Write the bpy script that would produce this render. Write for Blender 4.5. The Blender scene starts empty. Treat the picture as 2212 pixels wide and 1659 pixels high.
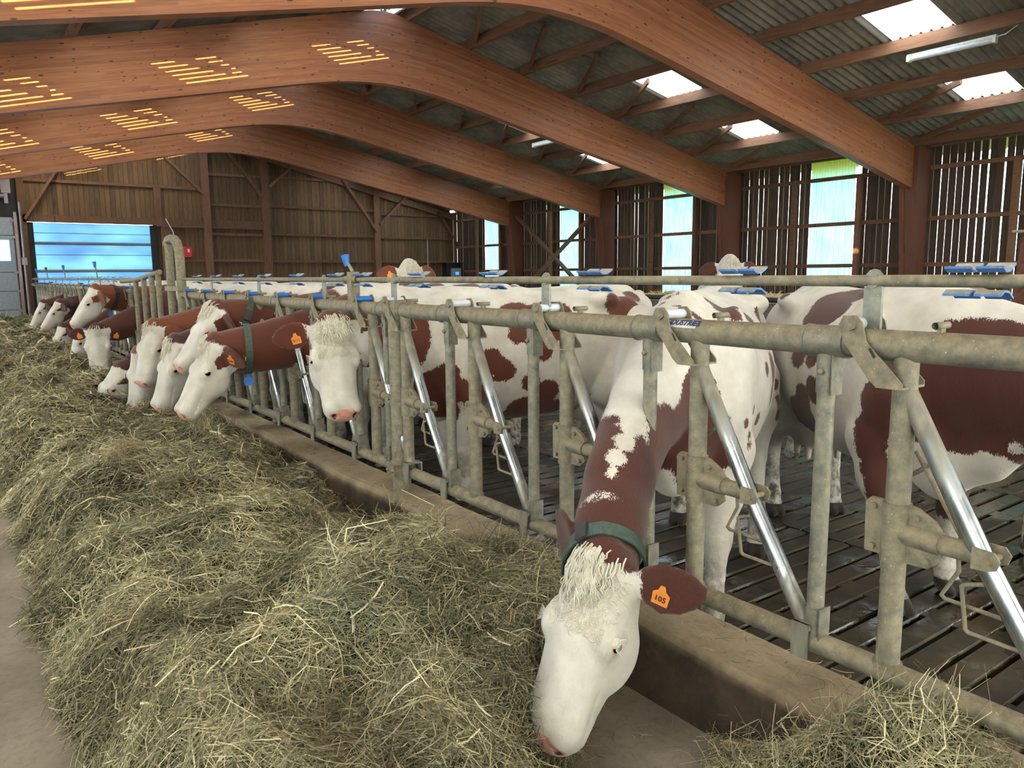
import bpy, math, random
import numpy as np
from mathutils import Vector, Matrix

D = bpy.data
SC = bpy.context.scene
COL = SC.collection
rng = np.random.default_rng(7)
random.seed(7)

# ---------------------------------------------------------------- camera, sky, sun, exposure
CAMZ = 1.6
cam_d = D.cameras.new('camera')
cam_d.sensor_width = 36.0
cam_d.lens = 1655.0 / 2212.0 * 36.0
cam_d.clip_start = 0.05
cam_d.clip_end = 400
cam = D.objects.new('camera', cam_d)
COL.objects.link(cam)
CAMR = Matrix(((0.80845137, 0.09048433, -0.58156597),
               (-0.58850243, 0.11010222, -0.80096342),
               (-0.00844293, 0.98979295, 0.14226254)))
m = CAMR.to_4x4()
m.translation = Vector((0, 0, CAMZ))
cam.matrix_world = m
SC.camera = cam

SC.view_settings.view_transform = 'Standard'
SC.view_settings.look = 'None'
SC.view_settings.gamma = 1.0
SC.view_settings.use_curve_mapping = False
SC.view_settings.exposure = EXPOSURE = 1.32
try:
    SC.cycles.use_denoising = True
    SC.cycles.max_bounces = 10
    SC.cycles.diffuse_bounces = 5
    SC.cycles.transparent_max_bounces = 12
    SC.cycles.sample_clamp_indirect = 6.0
    SC.cycles.caustics_reflective = False
    SC.cycles.caustics_refractive = False
except Exception:
    pass

world = D.worlds.new('sky')
SC.world = world
world.use_nodes = True
wn = world.node_tree
wn.nodes.clear()
wo = wn.nodes.new('ShaderNodeOutputWorld')
bg = wn.nodes.new('ShaderNodeBackground')
bg.inputs['Strength'].default_value = SKY_STRENGTH = 4.2
tcw = wn.nodes.new('ShaderNodeTexCoord')
sepw = wn.nodes.new('ShaderNodeSeparateXYZ')
rmp = wn.nodes.new('ShaderNodeValToRGB')
rmp.color_ramp.elements[0].position = 0.0
rmp.color_ramp.elements[0].color = (1.0, 0.96, 0.88, 1)
rmp.color_ramp.elements[1].position = 0.6
rmp.color_ramp.elements[1].color = (0.72, 0.86, 1.0, 1)
wn.links.new(tcw.outputs['Generated'], sepw.inputs[0])
wn.links.new(sepw.outputs['Z'], rmp.inputs[0])
wn.links.new(rmp.outputs[0], bg.inputs['Color'])
wn.links.new(bg.outputs[0], wo.inputs['Surface'])

SUN_DIR = Vector((0.62, 1.0, -0.27)).normalized()
sun_d = D.lights.new('sun', 'SUN')
sun_d.energy = 36.0
sun_d.angle = 0.006
sun_d.color = (1.0, 0.70, 0.27)
sun = D.objects.new('sun', sun_d)
sun.rotation_euler = SUN_DIR.to_track_quat('-Z', 'Y').to_euler()
sun.location = (-10, -15, 12)
COL.objects.link(sun)

# ---------------------------------------------------------------- helpers: materials
class NT:
    """small node-tree writer"""
    def __init__(s, name):
        s.m = D.materials.new(name)
        s.m.use_nodes = True
        s.t = s.m.node_tree
        s.t.nodes.clear()
        s.out = s.t.nodes.new('ShaderNodeOutputMaterial')
    def n(s, typ, ins=None, **kw):
        x = s.t.nodes.new('ShaderNode' + typ)
        for k, v in kw.items():
            setattr(x, k, v)
        for k, v in (ins or {}).items():
            s.set(x, k, v)
        return x
    def set(s, x, k, v):
        i = x.inputs[k]
        if isinstance(v, bpy.types.NodeSocket):
            s.t.links.new(v, i)
        elif isinstance(v, bpy.types.Node):
            s.t.links.new(v.outputs[0], i)
        else:
            if isinstance(v, tuple) and len(v) == 3 and i.type == 'RGBA':
                v = (*v, 1)
            i.default_value = v
    def coord(s, kind='Object', scale=(1, 1, 1), loc=(0, 0, 0)):
        tc = s.n('TexCoord')
        mp = s.n('Mapping', {'Vector': tc.outputs[kind], 'Scale': scale, 'Location': loc})
        return mp.outputs[0]
    def noise(s, vec, scale, detail=4, rough=.55, dist=0.0):
        return s.n('TexNoise', {'Vector': vec, 'Scale': scale, 'Detail': detail, 'Roughness': rough, 'Distortion': dist}).outputs[0]
    def ramp(s, fac, pts, interp='LINEAR'):
        r = s.n('ValToRGB', {'Fac': fac})
        cr = r.color_ramp
        cr.interpolation = interp
        while len(cr.elements) < len(pts):
            cr.elements.new(0.5)
        for e, (p, c) in zip(cr.elements, pts):
            e.position = p
            e.color = (*c, 1) if len(c) == 3 else c
        return r.outputs[0]
    def mix(s, fac, a, b, mode='MIX'):
        x = s.n('Mix', data_type='RGBA', blend_type=mode)
        s.set(x, 0, fac)
        for i, v in ((6, a), (7, b)):
            sock = x.inputs[i]
            if isinstance(v, bpy.types.NodeSocket):
                s.t.links.new(v, sock)
            else:
                sock.default_value = (*v, 1)
        return x.outputs[2]
    def math(s, op, a, b=0.0, c=None):
        x = s.n('Math', operation=op)
        s.set(x, 0, a)
        s.set(x, 1, b)
        if c is not None:
            s.set(x, 2, c)
        return x.outputs[0]
    def sstep(s, v, lo, hi):
        return s.n('MapRange', {'Value': v, 'From Min': lo, 'From Max': hi}, interpolation_type='SMOOTHSTEP').outputs[0]
    def bump(s, h, strength=.3, dist=.01):
        return s.n('Bump', {'Height': h, 'Strength': strength, 'Distance': dist}).outputs[0]
    def bsdf(s, color, rough=.7, metal=0.0, normal=None, spec=.5, **kw):
        b = s.n('BsdfPrincipled', {'Base Color': color, 'Roughness': rough, 'Metallic': metal, 'Specular IOR Level': spec})
        if normal is not None:
            s.set(b, 'Normal', normal)
        for k, v in kw.items():
            s.set(b, k, v)
        return b.outputs[0]
    def done(s, shader):
        s.t.links.new(shader, s.out.inputs['Surface'])
        return s.m

def srgb(r, g, b):
    f = lambda c: (c / 255 / 12.92) if c / 255 <= .04045 else ((c / 255 + .055) / 1.055) ** 2.4
    return (f(r), f(g), f(b))

def obj_rand(t):
    return t.n('ObjectInfo').outputs['Random']

def make_materials():
    M = {}
    # glued laminated arch: UV = (along the arch, across its depth) in metres
    t = NT('glulam')
    uv = t.n('UVMap').outputs[0]
    sep = t.n('SeparateXYZ', {0: uv})
    lam = t.math('FLOOR', t.math('DIVIDE', sep.outputs[1], .042))
    board = t.math('FLOOR', t.math('ADD', t.math('DIVIDE', sep.outputs[0], 2.9), t.math('MULTIPLY', lam, .37)))
    cmb = t.n('CombineXYZ', {0: board, 1: lam, 2: 0.0})
    wn_ = t.n('TexWhiteNoise', {'Vector': cmb.outputs[0]}, noise_dimensions='3D')
    st = t.n('Mapping', {'Vector': uv, 'Scale': (1.2, 26, 1)}).outputs[0]
    grain = t.noise(st, 2.0, 5, .6)
    base = t.ramp(grain, [(.25, srgb(114, 66, 44)), (.55, srgb(155, 97, 65)), (.8, srgb(176, 118, 82))])
    base = t.mix(.32, base, t.ramp(wn_.outputs[0], [(0, srgb(104, 60, 44)), (1, srgb(176, 118, 84))]))
    edge = t.math('ABSOLUTE', t.math('SUBTRACT', t.math('FRACT', t.math('DIVIDE', sep.outputs[1], .042)), .5))
    base = t.mix(t.math('MULTIPLY', t.sstep(edge, .44, .5), .35), base, srgb(70, 36, 24))
    kn = t.n('TexVoronoi', {'Vector': t.n('Mapping', {'Vector': uv, 'Scale': (6.0, 17, 1)}).outputs[0], 'Scale': 1.0, 'Randomness': 1.0})
    kr = t.n('SeparateColor', {0: kn.outputs['Color']})
    size = t.math('MULTIPLY', t.math('SUBTRACT', kr.outputs[0], .22), .30)
    knot = t.math('LESS_THAN', kn.outputs['Distance'], size)
    base = t.mix(t.math('MULTIPLY', knot, .85), base, srgb(52, 28, 24))
    M['glulam'] = t.done(t.bsdf(base, .5, normal=t.bump(grain, .15, .004)))

    def wood(name, dark, light, sc=(6, 6, .7), rough=.8, amount=.35):
        t = NT(name)
        c = t.coord('Object', sc)
        r = obj_rand(t)
        off = t.n('VectorMath', {0: c, 1: t.n('CombineXYZ', {0: t.math('MULTIPLY', r, 50), 1: t.math('MULTIPLY', r, 31)}).outputs[0]}, operation='ADD').outputs[0]
        g = t.noise(off, 4.0, 6, .62, .6)
        base = t.ramp(g, [(.25, dark), (.72, light)])
        base = t.mix(amount, base, t.ramp(r, [(0, tuple(x * .55 for x in dark)), (1, tuple(min(1, x * 1.25) for x in light))]))
        k = t.n('TexVoronoi', {'Vector': off, 'Scale': .8})
        base = t.mix(t.math('MULTIPLY', t.math('LESS_THAN', k.outputs['Distance'], .13), .6), base, tuple(x * .35 for x in dark))
        return t.done(t.bsdf(base, rough, normal=t.bump(g, .25, .005)))
    M['plank'] = wood('weathered_plank', srgb(44, 35, 29), srgb(88, 72, 60), (9, 9, .8))
    M['plank_far'] = wood('gable_plank', srgb(70, 52, 38), srgb(122, 96, 70), (9, 9, .8))
    M['post'] = wood('timber', srgb(80, 54, 42), srgb(130, 96, 76), (8, 8, .9))
    M['purlin'] = wood('purlin_timber', srgb(84, 56, 42), srgb(140, 102, 78), (8, .7, 8))
    M['leg'] = wood('column_timber', srgb(74, 42, 34), srgb(112, 68, 54), (14, 14, .6), .6)

    t = NT('fibre_cement')
    c = t.coord('Object')
    n1 = t.noise(c, 2.2, 5, .6)
    base = t.ramp(n1, [(.3, srgb(98, 95, 86)), (.7, srgb(156, 151, 138))])
    base = t.mix(.3, base, t.ramp(obj_rand(t), [(0, srgb(70, 68, 62)), (1, srgb(150, 146, 132))]))
    M['sheet'] = t.done(t.bsdf(base, .9, normal=t.bump(t.noise(c, 60, 3), .15, .003)))

    # clear corrugated skylight: cloudy troughs put in to stripe the sun as refraction would
    t = NT('skylight_sheet')
    gz = t.n('UVMap').outputs[0]
    sp = t.n('SeparateXYZ', {0: gz})
    crest = t.sstep(sp.outputs[1], .58, .72)
    tr = t.n('BsdfTransparent', {'Color': (1, .98, .94)})
    tl = t.n('BsdfTranslucent', {'Color': (.93, .93, .90)})
    ms = t.n('MixShader', {0: t.math('MULTIPLY', crest, .85), 1: tl.outputs[0], 2: tr.outputs[0]})
    M['skylight'] = t.done(ms.outputs[0])

    # corrugated translucent wall light
    t = NT('wall_light_sheet')
    c = t.coord('Object')
    alg = t.noise(t.coord('Object', (1, 14, .6)), 2.5, 5, .6)
    spz = t.n('SeparateXYZ', {0: c})
    top = t.math('MULTIPLY', t.sstep(t.math('ADD', spz.outputs[2], t.math('MULTIPLY', alg, .35)), 4.05, 4.35), .85)
    colr = t.ramp(alg, [(.35, srgb(92, 142, 150)), (.6, srgb(132, 168, 174))])
    colr = t.mix(top, colr, srgb(120, 118, 60))
    tl = t.n('BsdfTranslucent', {'Color': colr})
    df = t.n('BsdfDiffuse', {'Color': colr})
    ms = t.n('MixShader', {0: .12, 1: tl.outputs[0], 2: df.outputs[0]})
    M['wall_light'] = t.done(ms.outputs[0])

    t = NT('milky_sheet')
    tl = t.n('BsdfTranslucent', {'Color': (.49, .57, .70)})
    df = t.n('BsdfDiffuse', {'Color': (.75, .75, .72)})
    M['milky_sheet'] = t.done(t.n('MixShader', {0: .12, 1: tl.outputs[0], 2: df.outputs[0]}).outputs[0])

    t = NT('blue_door_panel')
    c = t.coord('Object', (.5, 1, 1.2))
    nn = t.noise(c, 1.1, 2)
    colr = t.ramp(nn, [(.35, srgb(108, 142, 174)), (.65, srgb(140, 174, 196))])
    tl = t.n('BsdfTranslucent', {'Color': colr})
    gl = t.n('BsdfGlossy', {'Color': (1, 1, 1), 'Roughness': .35})
    ms = t.n('MixShader', {0: .06, 1: tl.outputs[0], 2: gl.outputs[0]})
    M['blue_door'] = t.done(ms.outputs[0])

    def plain(name, col, rough=.6, metal=0.0, nscale=20, var=.15, spec=.5):
        t = NT(name)
        n1 = t.noise(t.coord('Object'), nscale, 4)
        base = t.ramp(n1, [(.3, tuple(x * (1 - var) for x in col)), (.7, tuple(min(1, x * (1 + var)) for x in col))])
        return t.done(t.bsdf(base, rough, metal, spec=spec))
    M['grey_door'] = plain('grey_door_panel', srgb(140, 152, 166), .5)
    M['black_rubber'] = plain('black_rubber', srgb(22, 22, 25), .6)
    M['alu'] = plain('dull_aluminium', srgb(150, 140, 150), .4, .7)
    M['white_plastic'] = plain('white_plastic', srgb(225, 226, 222), .4)
    M['blue_plastic'] = plain('blue_plastic', srgb(40, 110, 205), .45)
    M['black_plastic'] = plain('black_plastic', srgb(18, 18, 20), .5)
    M['red_plastic'] = plain('red_plastic', srgb(200, 24, 30), .4)
    M['orange_tag'] = plain('orange_tag', srgb(228, 138, 62), .5, 0, 30, .1)
    M['tag_ink'] = plain('tag_ink', srgb(60, 34, 18), .7)
    M['navy_ink'] = plain('navy_ink', srgb(38, 52, 110), .6)
    M['label_white'] = plain('label_white', srgb(222, 216, 206), .5)
    M['lamp_cover'] = plain('lamp_cover', srgb(205, 212, 222), .3)
    M['wood_steel'] = plain('rusty_steel', srgb(96, 58, 48), .75, .2, 40, .4)
    M['grass'] = plain('meadow_grass', srgb(170, 190, 110), .9, 0, 3, .3)
    M['straw'] = plain('straw', srgb(196, 168, 112), .8, 0, 30, .3)
    M['screen'] = None
    t = NT('lit_display')
    e = t.n('Emission', {'Color': srgb(40, 90, 255), 'Strength': 2.2})
    M['screen'] = t.done(e.outputs[0])
    t = NT('lamp_on')
    e = t.n('Emission', {'Color': (1, .98, .92), 'Strength': 8})
    M['lamp_on'] = t.done(e.outputs[0])

    # dusty galvanised tube: dust lies on top, bare zinc below
    def galv(name, dust_amt, shine):
        t = NT(name)
        c = t.coord('Object')
        nz = t.n('SeparateXYZ', {0: t.n('NewGeometry').outputs['Normal']}).outputs[2]
        n1 = t.noise(c, 26, 6, .7)
        n2 = t.noise(c, 110, 3, .6)
        zinc = t.ramp(n1, [(.3, srgb(100, 106, 104)), (.7, srgb(150, 156, 152))])
        dust = t.ramp(n1, [(.25, srgb(100, 90, 72)), (.5, srgb(136, 124, 101)), (.78, srgb(166, 154, 131))])
        f = t.math('ADD', t.math('MULTIPLY', nz, .35), t.math('MULTIPLY_ADD', n1, 1.1, dust_amt - .55))
        f = t.n('Clamp', {0: t.math('ADD', f, t.math('MULTIPLY', n2, .25))}).outputs[0]
        col = t.mix(f, zinc, dust)
        col = t.mix(t.sstep(n2, .68, .72), col, srgb(206, 196, 168))
        met = t.math('MULTIPLY', t.math('SUBTRACT', 1.0, f), .75)
        rg = t.math('MULTIPLY_ADD', f, .75 - shine, shine)
        return t.done(t.bsdf(col, rg, met, normal=t.bump(n2, .12, .002)))
    M['tube'] = galv('dusty_galvanised', .62, .35)
    M['tube_mid'] = galv('part_dusty_galvanised', .40, .36)
    M['tube_clean'] = galv('galvanised', .12, .38)
    M['bracket'] = galv('bracket_plate', .70, .4)
    t = NT('polished_bar')
    spz = t.n('SeparateXYZ', {0: t.coord('Object')}).outputs[2]
    n1 = t.noise(t.coord('Object', (1, 1, .25)), 24, 5)
    zz = t.math('ADD', spz, t.math('MULTIPLY', t.math('SUBTRACT', n1, .5), .35))
    w1 = t.sstep(zz, 1.0, 1.16)
    w0 = t.math('SUBTRACT', 1.0, t.sstep(zz, .55, .74))
    w = t.n('Clamp', {0: t.math('ADD', t.math('MULTIPLY', w1, .8), t.math('MULTIPLY', w0, .75))}).outputs[0]
    col = t.mix(w, t.ramp(n1, [(.3, srgb(140, 146, 152)), (.7, srgb(196, 202, 210))]), t.ramp(n1, [(.3, srgb(98, 88, 70)), (.7, srgb(146, 134, 108))]))
    M['bar'] = t.done(t.bsdf(col, t.math('MULTIPLY_ADD', w, .4, .24), t.math('MULTIPLY_ADD', w, -.7, .95)))

    # concrete
    def concrete(name, a, b, dirt, rough=.9):
        t = NT(name)
        c = t.coord('Object')
        n1 = t.noise(c, 1.6, 6, .6)
        n2 = t.noise(c, 30, 4, .6)
        base = t.ramp(n1, [(.3, a), (.7, b)])
        base = t.mix(t.math('MULTIPLY', t.sstep(n2, .45, .75), .35), base, dirt)
        return t.done(t.bsdf(base, rough, normal=t.bump(n2, .35, .008)))
    M['alley'] = concrete('alley_concrete', srgb(112, 101, 88), srgb(154, 143, 128), srgb(84, 73, 60))
    M['wall_concrete'] = concrete('wall_concrete', srgb(96, 92, 86), srgb(140, 136, 128), srgb(70, 66, 60))
    t = NT('curb_concrete')
    c = t.coord('Object')
    n1 = t.noise(c, 2.2, 6, .62)
    n2 = t.noise(c, 34, 4, .6)
    z = t.n('SeparateXYZ', {0: c}).outputs[2]
    nx = t.n('SeparateXYZ', {0: t.n('NewGeometry').outputs['Normal']}).outputs[2]
    dusty = t.ramp(n1, [(.3, srgb(128, 112, 90)), (.7, srgb(172, 154, 128))])
    stain = t.ramp(n1, [(.35, srgb(40, 33, 28)), (.7, srgb(98, 80, 64))])
    up = t.sstep(t.math('ADD', z, t.math('MULTIPLY', n1, .10)), .26, .33)
    base = t.mix(up, stain, dusty)
    base = t.mix(t.math('MULTIPLY', t.sstep(n2, .5, .75), .35), base, srgb(90, 78, 62))
    M['curb'] = t.done(t.bsdf(base, .9, normal=t.bump(n2, .4, .008)))

    t = NT('wet_slat')
    c = t.coord('Object')
    g = t.n('NewGeometry')
    n1 = t.noise(g.outputs['Position'], 2.6, 6, .65)
    n2 = t.noise(g.outputs['Position'], 22, 4, .6)
    base = t.ramp(n1, [(.3, srgb(28, 24, 17)), (.5, srgb(50, 43, 30)), (.72, srgb(82, 68, 44))])
    base = t.mix(t.math('MULTIPLY', t.sstep(n2, .5, .7), .4), base, srgb(40, 36, 26))
    wet = t.sstep(t.noise(g.outputs['Position'], 1.5, 4), .46, .58)
    rg = t.math('MULTIPLY_ADD', wet, -.50, .64)
    M['slat'] = t.done(t.bsdf(base, rg, normal=t.bump(n2, .35, .007)))

    # hay
    t = NT('hay_strands')
    at = t.n('Attribute', attribute_name='tint')
    pos = t.n('NewGeometry').outputs['Position']
    n1 = t.noise(pos, 1.7, 4, .6)
    v = t.n('SeparateColor', {0: at.outputs['Color']})
    a = t.ramp(v.outputs[0], [(0, srgb(84, 80, 66)), (.3, srgb(134, 130, 108)), (.55, srgb(168, 160, 130)), (.78, srgb(214, 204, 164)), (1, srgb(250, 242, 204))])
    a = t.mix(t.math('MULTIPLY', t.sstep(n1, .56, .70), .45), a, srgb(134, 112, 84))
    a = t.mix(t.math('MULTIPLY', t.sstep(t.noise(pos, 1.3, 3), .58, .72), .35), a, srgb(140, 150, 130))
    df = t.n('BsdfDiffuse', {'Color': a})
    tl = t.n('BsdfTranslucent', {'Color': a})
    ms = t.n('MixShader', {0: .22, 1: df.outputs[0], 2: tl.outputs[0]})
    M['hay'] = t.done(ms.outputs[0])
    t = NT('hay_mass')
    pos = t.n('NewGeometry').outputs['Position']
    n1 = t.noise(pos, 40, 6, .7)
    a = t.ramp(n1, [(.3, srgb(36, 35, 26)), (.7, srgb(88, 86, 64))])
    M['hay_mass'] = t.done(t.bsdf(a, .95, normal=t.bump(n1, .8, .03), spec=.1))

    # cow coat: mesh attributes 'brown' (signed metres, >0 inside a patch), 'tone' (r pink, g hoof/dark, b dirt)
    t = NT('cow_coat')
    oi = t.n('ObjectInfo')
    br = t.n('Attribute', attribute_name='brown').outputs['Fac']
    tone = t.n('SeparateColor', {0: t.n('Attribute', attribute_name='tone').outputs['Color']})
    oc = t.coord('Object')
    n1 = t.noise(oc, 26, 4, .7)
    n2 = t.noise(t.coord('Object', (60, 60, 14)), 3.2, 3, .6)
    f = t.math('ADD', br, t.math('MULTIPLY', t.math('SUBTRACT', n1, .5), .05))
    f = t.math('ADD', f, t.math('MULTIPLY', t.math('SUBTRACT', n2, .5), .05))
    f = t.sstep(f, -.004, .004)
    white = t.ramp(t.noise(oc, 6, 5, .6), [(.3, srgb(188, 182, 172)), (.7, srgb(219, 215, 209))])
    brown = t.mix(t.math('MULTIPLY', n2, .5), oi.outputs['Color'], (.02, .008, .006))
    col = t.mix(f, white, brown)
    dirt = t.math('MULTIPLY', tone.outputs[2], t.sstep(t.noise(oc, 12, 5, .7), .36, .62))
    col = t.mix(dirt, col, srgb(78, 62, 46))
    pk = t.sstep(t.math('ADD', tone.outputs[0], t.math('MULTIPLY', t.math('SUBTRACT', n1, .5), .4)), .35, .65)
    col = t.mix(pk, col, t.ramp(n1, [(.35, srgb(200, 132, 116)), (.65, srgb(232, 176, 164))]))
    col = t.mix(t.sstep(tone.outputs[1], .4, .6), col, srgb(44, 36, 30))
    h = t.math('ADD', t.noise(oc, 70, 4, .7), t.math('MULTIPLY', n2, .8))
    M['coat'] = t.done(t.bsdf(col, .62, normal=t.bump(h, .35, .006), spec=.25,
                              **{'Sheen Weight': .25, 'Sheen Roughness': .5}))
    t = NT('hair_white')
    M['hair'] = t.done(t.bsdf(t.ramp(t.noise(t.coord('Object'), 30, 3), [(.3, srgb(196, 187, 168)), (.7, srgb(230, 225, 214))]), .6, spec=.3))
    t = NT('ear_hair')
    M['hair_brown'] = t.done(t.bsdf(t.n('ObjectInfo').outputs['Color'], .6, spec=.3))
    t = NT('eye')
    M['eye'] = t.done(t.bsdf(srgb(18, 12, 14), .08))
    t = NT('eyelid')
    M['lid'] = t.done(t.bsdf(srgb(222, 168, 150), .5))
    M['collar_green'] = plain('collar_green', srgb(66, 84, 78), .6, 0, 60, .25)
    M['collar_dark'] = plain('collar_dark', srgb(50, 52, 54), .6, 0, 60, .25)
    M['yellow_plastic'] = plain('yellow_plastic', srgb(230, 214, 60), .4)
    return M

M = make_materials()

# ---------------------------------------------------------------- helpers: meshes and objects
class MB:
    """collects shapes and links them as one mesh object"""
    def __init__(s):
        s.v = []; s.f = []; s.uv = {}; s.n = 0; s.sm = []
    def add(s, verts, faces, smooth=False):
        verts = [tuple(map(float, v)) for v in verts]
        s.v += verts
        for f in faces:
            s.f.append([i + s.n for i in f]); s.sm.append(smooth)
        s.n += len(verts)
        return s
    def box(s, x0, x1, y0, y1, z0, z1):
        v = [(x, y, z) for x in (x0, x1) for y in (y0, y1) for z in (z0, z1)]
        return s.add(v, [(0, 1, 3, 2), (4, 6, 7, 5), (0, 4, 5, 1), (2, 3, 7, 6), (0, 2, 6, 4), (1, 5, 7, 3)])
    def beam(s, a, b, w, h, up=(0, 0, 1)):
        a = Vector(a); b = Vector(b); d = (b - a).normalized()
        u = Vector(up)
        if abs(d.dot(u)) > .98: u = Vector((1, 0, 0))
        r = d.cross(u).normalized(); u = r.cross(d)
        v = [p + r * (w / 2 * i) + u * (h / 2 * j) for p in (a, b) for i, j in ((-1, -1), (1, -1), (1, 1), (-1, 1))]
        return s.add(v, [(3, 2, 1, 0), (4, 5, 6, 7), (0, 1, 5, 4), (1, 2, 6, 5), (2, 3, 7, 6), (3, 0, 4, 7)])
    def tube(s, pts, r, seg=12, caps=True, hollow=False):
        pts = [Vector(p) for p in pts]
        rs = r if isinstance(r, (list, tuple)) else [r] * len(pts)
        ref = Vector((0, 0, 1)); d0 = (pts[1] - pts[0]).normalized()
        if abs(d0.dot(ref)) > .9: ref = Vector((1, 0, 0))
        n = (ref - d0 * ref.dot(d0)).normalized()
        rings = []
        for i, p in enumerate(pts):
            if i == 0: d = pts[1] - pts[0]
            elif i == len(pts) - 1: d = pts[-1] - pts[-2]
            else: d = (pts[i + 1] - p).normalized() + (p - pts[i - 1]).normalized()
            d = d.normalized()
            n = (n - d * n.dot(d)).normalized()
            b = d.cross(n)
            rings.append([p + (n * math.cos(2 * math.pi * k / seg) + b * math.sin(2 * math.pi * k / seg)) * rs[i] for k in range(seg)])
        v = [q for ring in rings for q in ring]
        f = []
        for i in range(len(pts) - 1):
            for k in range(seg):
                k2 = (k + 1) % seg
                f.append((i * seg + k, i * seg + k2, (i + 1) * seg + k2, (i + 1) * seg + k))
        s.add(v, f, True)
        if caps:
            s.add(rings[0], [tuple(range(seg - 1, -1, -1))]); s.add(rings[-1], [tuple(range(seg))])
        return s
    def prism(s, poly, a0, a1, axis=0):
        """extrude a polygon along an axis: axis 0 -> poly in (y,z), 1 -> (x,z), 2 -> (x,y)"""
        def P(p, a):
            return ((a, p[0], p[1]), (p[0], a, p[1]), (p[0], p[1], a))[axis]
        n = len(poly)
        v = [P(p, a0) for p in poly] + [P(p, a1) for p in poly]
        f = [tuple(range(n - 1, -1, -1)), tuple(range(n, 2 * n))] + [(i, (i + 1) % n, n + (i + 1) % n, n + i) for i in range(n)]
        return s.add(v, f)
    def ball(s, c, r, nu=10, nv=6, sc=(1, 1, 1)):
        v = [(c[0], c[1], c[2] + r * sc[2])]
        for j in range(1, nv):
            th = math.pi * j / nv
            for i in range(nu):
                ph = 2 * math.pi * i / nu
                v.append((c[0] + r * sc[0] * math.sin(th) * math.cos(ph), c[1] + r * sc[1] * math.sin(th) * math.sin(ph), c[2] + r * sc[2] * math.cos(th)))
        v.append((c[0], c[1], c[2] - r * sc[2]))
        f = [(0, 1 + i, 1 + (i + 1) % nu) for i in range(nu)]
        for j in range(nv - 2):
            for i in range(nu):
                a = 1 + j * nu + i; b = 1 + j * nu + (i + 1) % nu
                f.append((a, a + nu, b + nu, b))
        L = len(v) - 1
        f += [(L, L - nu + (i + 1) % nu, L - nu + i) for i in range(nu)]
        return s.add(v, f, True)
    def mesh(s, name, mat):
        me = D.meshes.new(name)
        me.from_pydata(s.v, [], s.f)
        me.polygons.foreach_set('use_smooth', s.sm)
        me.validate(); me.update()
        import bmesh
        bm = bmesh.new(); bm.from_mesh(me)
        bmesh.ops.recalc_face_normals(bm, faces=bm.faces[:])
        bm.to_mesh(me); bm.free()
        if mat is not None:
            me.materials.append(M[mat] if isinstance(mat, str) else mat)
        return me
    def build(s, name, mat, parent=None, loc=None, rot=None):
        return put(name, s.mesh(name, mat), parent, loc, rot)

def put(name, me, parent=None, loc=None, rot=None):
    o = D.objects.new(name, me)
    COL.objects.link(o)
    if parent is not None: o.parent = parent
    if loc is not None: o.location = loc
    if rot is not None: o.rotation_euler = rot
    return o

def tag(o, label=None, cat=None, group=None, kind=None):
    if label: o['label'] = label
    if cat: o['category'] = cat
    if group: o['group'] = group
    if kind: o['kind'] = kind
    return o

def empty(name, loc=(0, 0, 0), rz=0.0):
    o = D.objects.new(name, None)
    o.empty_display_size = .2
    COL.objects.link(o)
    o.location = loc
    o.rotation_euler = (0, 0, rz)
    return o

def struct(o, label=None):
    o['kind'] = 'structure'
    if label: o['label'] = label
    return o
# ================================================================ the building
ARCH_Y = [3.72, 8.72, 13.75, 18.71, 23.71]
YF = 28.5          # inner face of the far gable cladding
XW = 17.78         # inner face of the right wall cladding
APEX = 7.1
ROOF0 = 6.78       # sheet height at the apex line (extrapolated), falls .23 per metre
SL = .23
SLL = .257         # the left slope is a little steeper
def roof_z(x): return ROOF0 - (SL if x > APEX else SLL) * abs(x - APEX)

def noisy_plane(name, x0, x1, y0, y1, z, mat):
    return MB().add([(x0, y0, z), (x1, y0, z), (x1, y1, z), (x0, y1, z)], [(0, 1, 2, 3)]).build(name, mat)
struct(MB().box(-60, 2.03, -40, 60, -.3, 0).build('floor', 'alley'), 'pale worn concrete floor of the feeding alley')
struct(MB().box(17.9, 120, -60, 120, -.6, -.1).build('ground', 'grass'), 'sunlit meadow outside the slatted wall')
struct(MB().box(-60, 120, 29.2, 120, -.6, -.1).build('ground', 'grass'), 'meadow behind the far gable')

# feed curb
cb = MB()
ys = np.arange(-6, 28.41, .4)
vv = []; ff = []
for i, y in enumerate(ys):
    j = .008 * math.sin(i * 2.3) + .006 * math.sin(i * 5.1)
    for (x, z) in ((2.0, 0), (2.015 + j, .25 + j), (2.03 + j, .278 + j * .5), (2.06, .285 + j), (2.26 + j, .285), (2.285, .265), (2.285, -.3)):
        vv.append((x, y, z))
K = 7
for i in range(len(ys) - 1):
    for k in range(K - 1):
        ff.append((i * K + k, i * K + k + 1, (i + 1) * K + k + 1, (i + 1) * K + k))
ff.append(tuple(range(K))); ff.append(tuple((len(ys) - 1) * K + k for k in range(K - 1, -1, -1)))
cb.add(vv, ff)
struct(cb.build('curb', 'curb'), 'stained concrete feed curb under the yokes')

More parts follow.
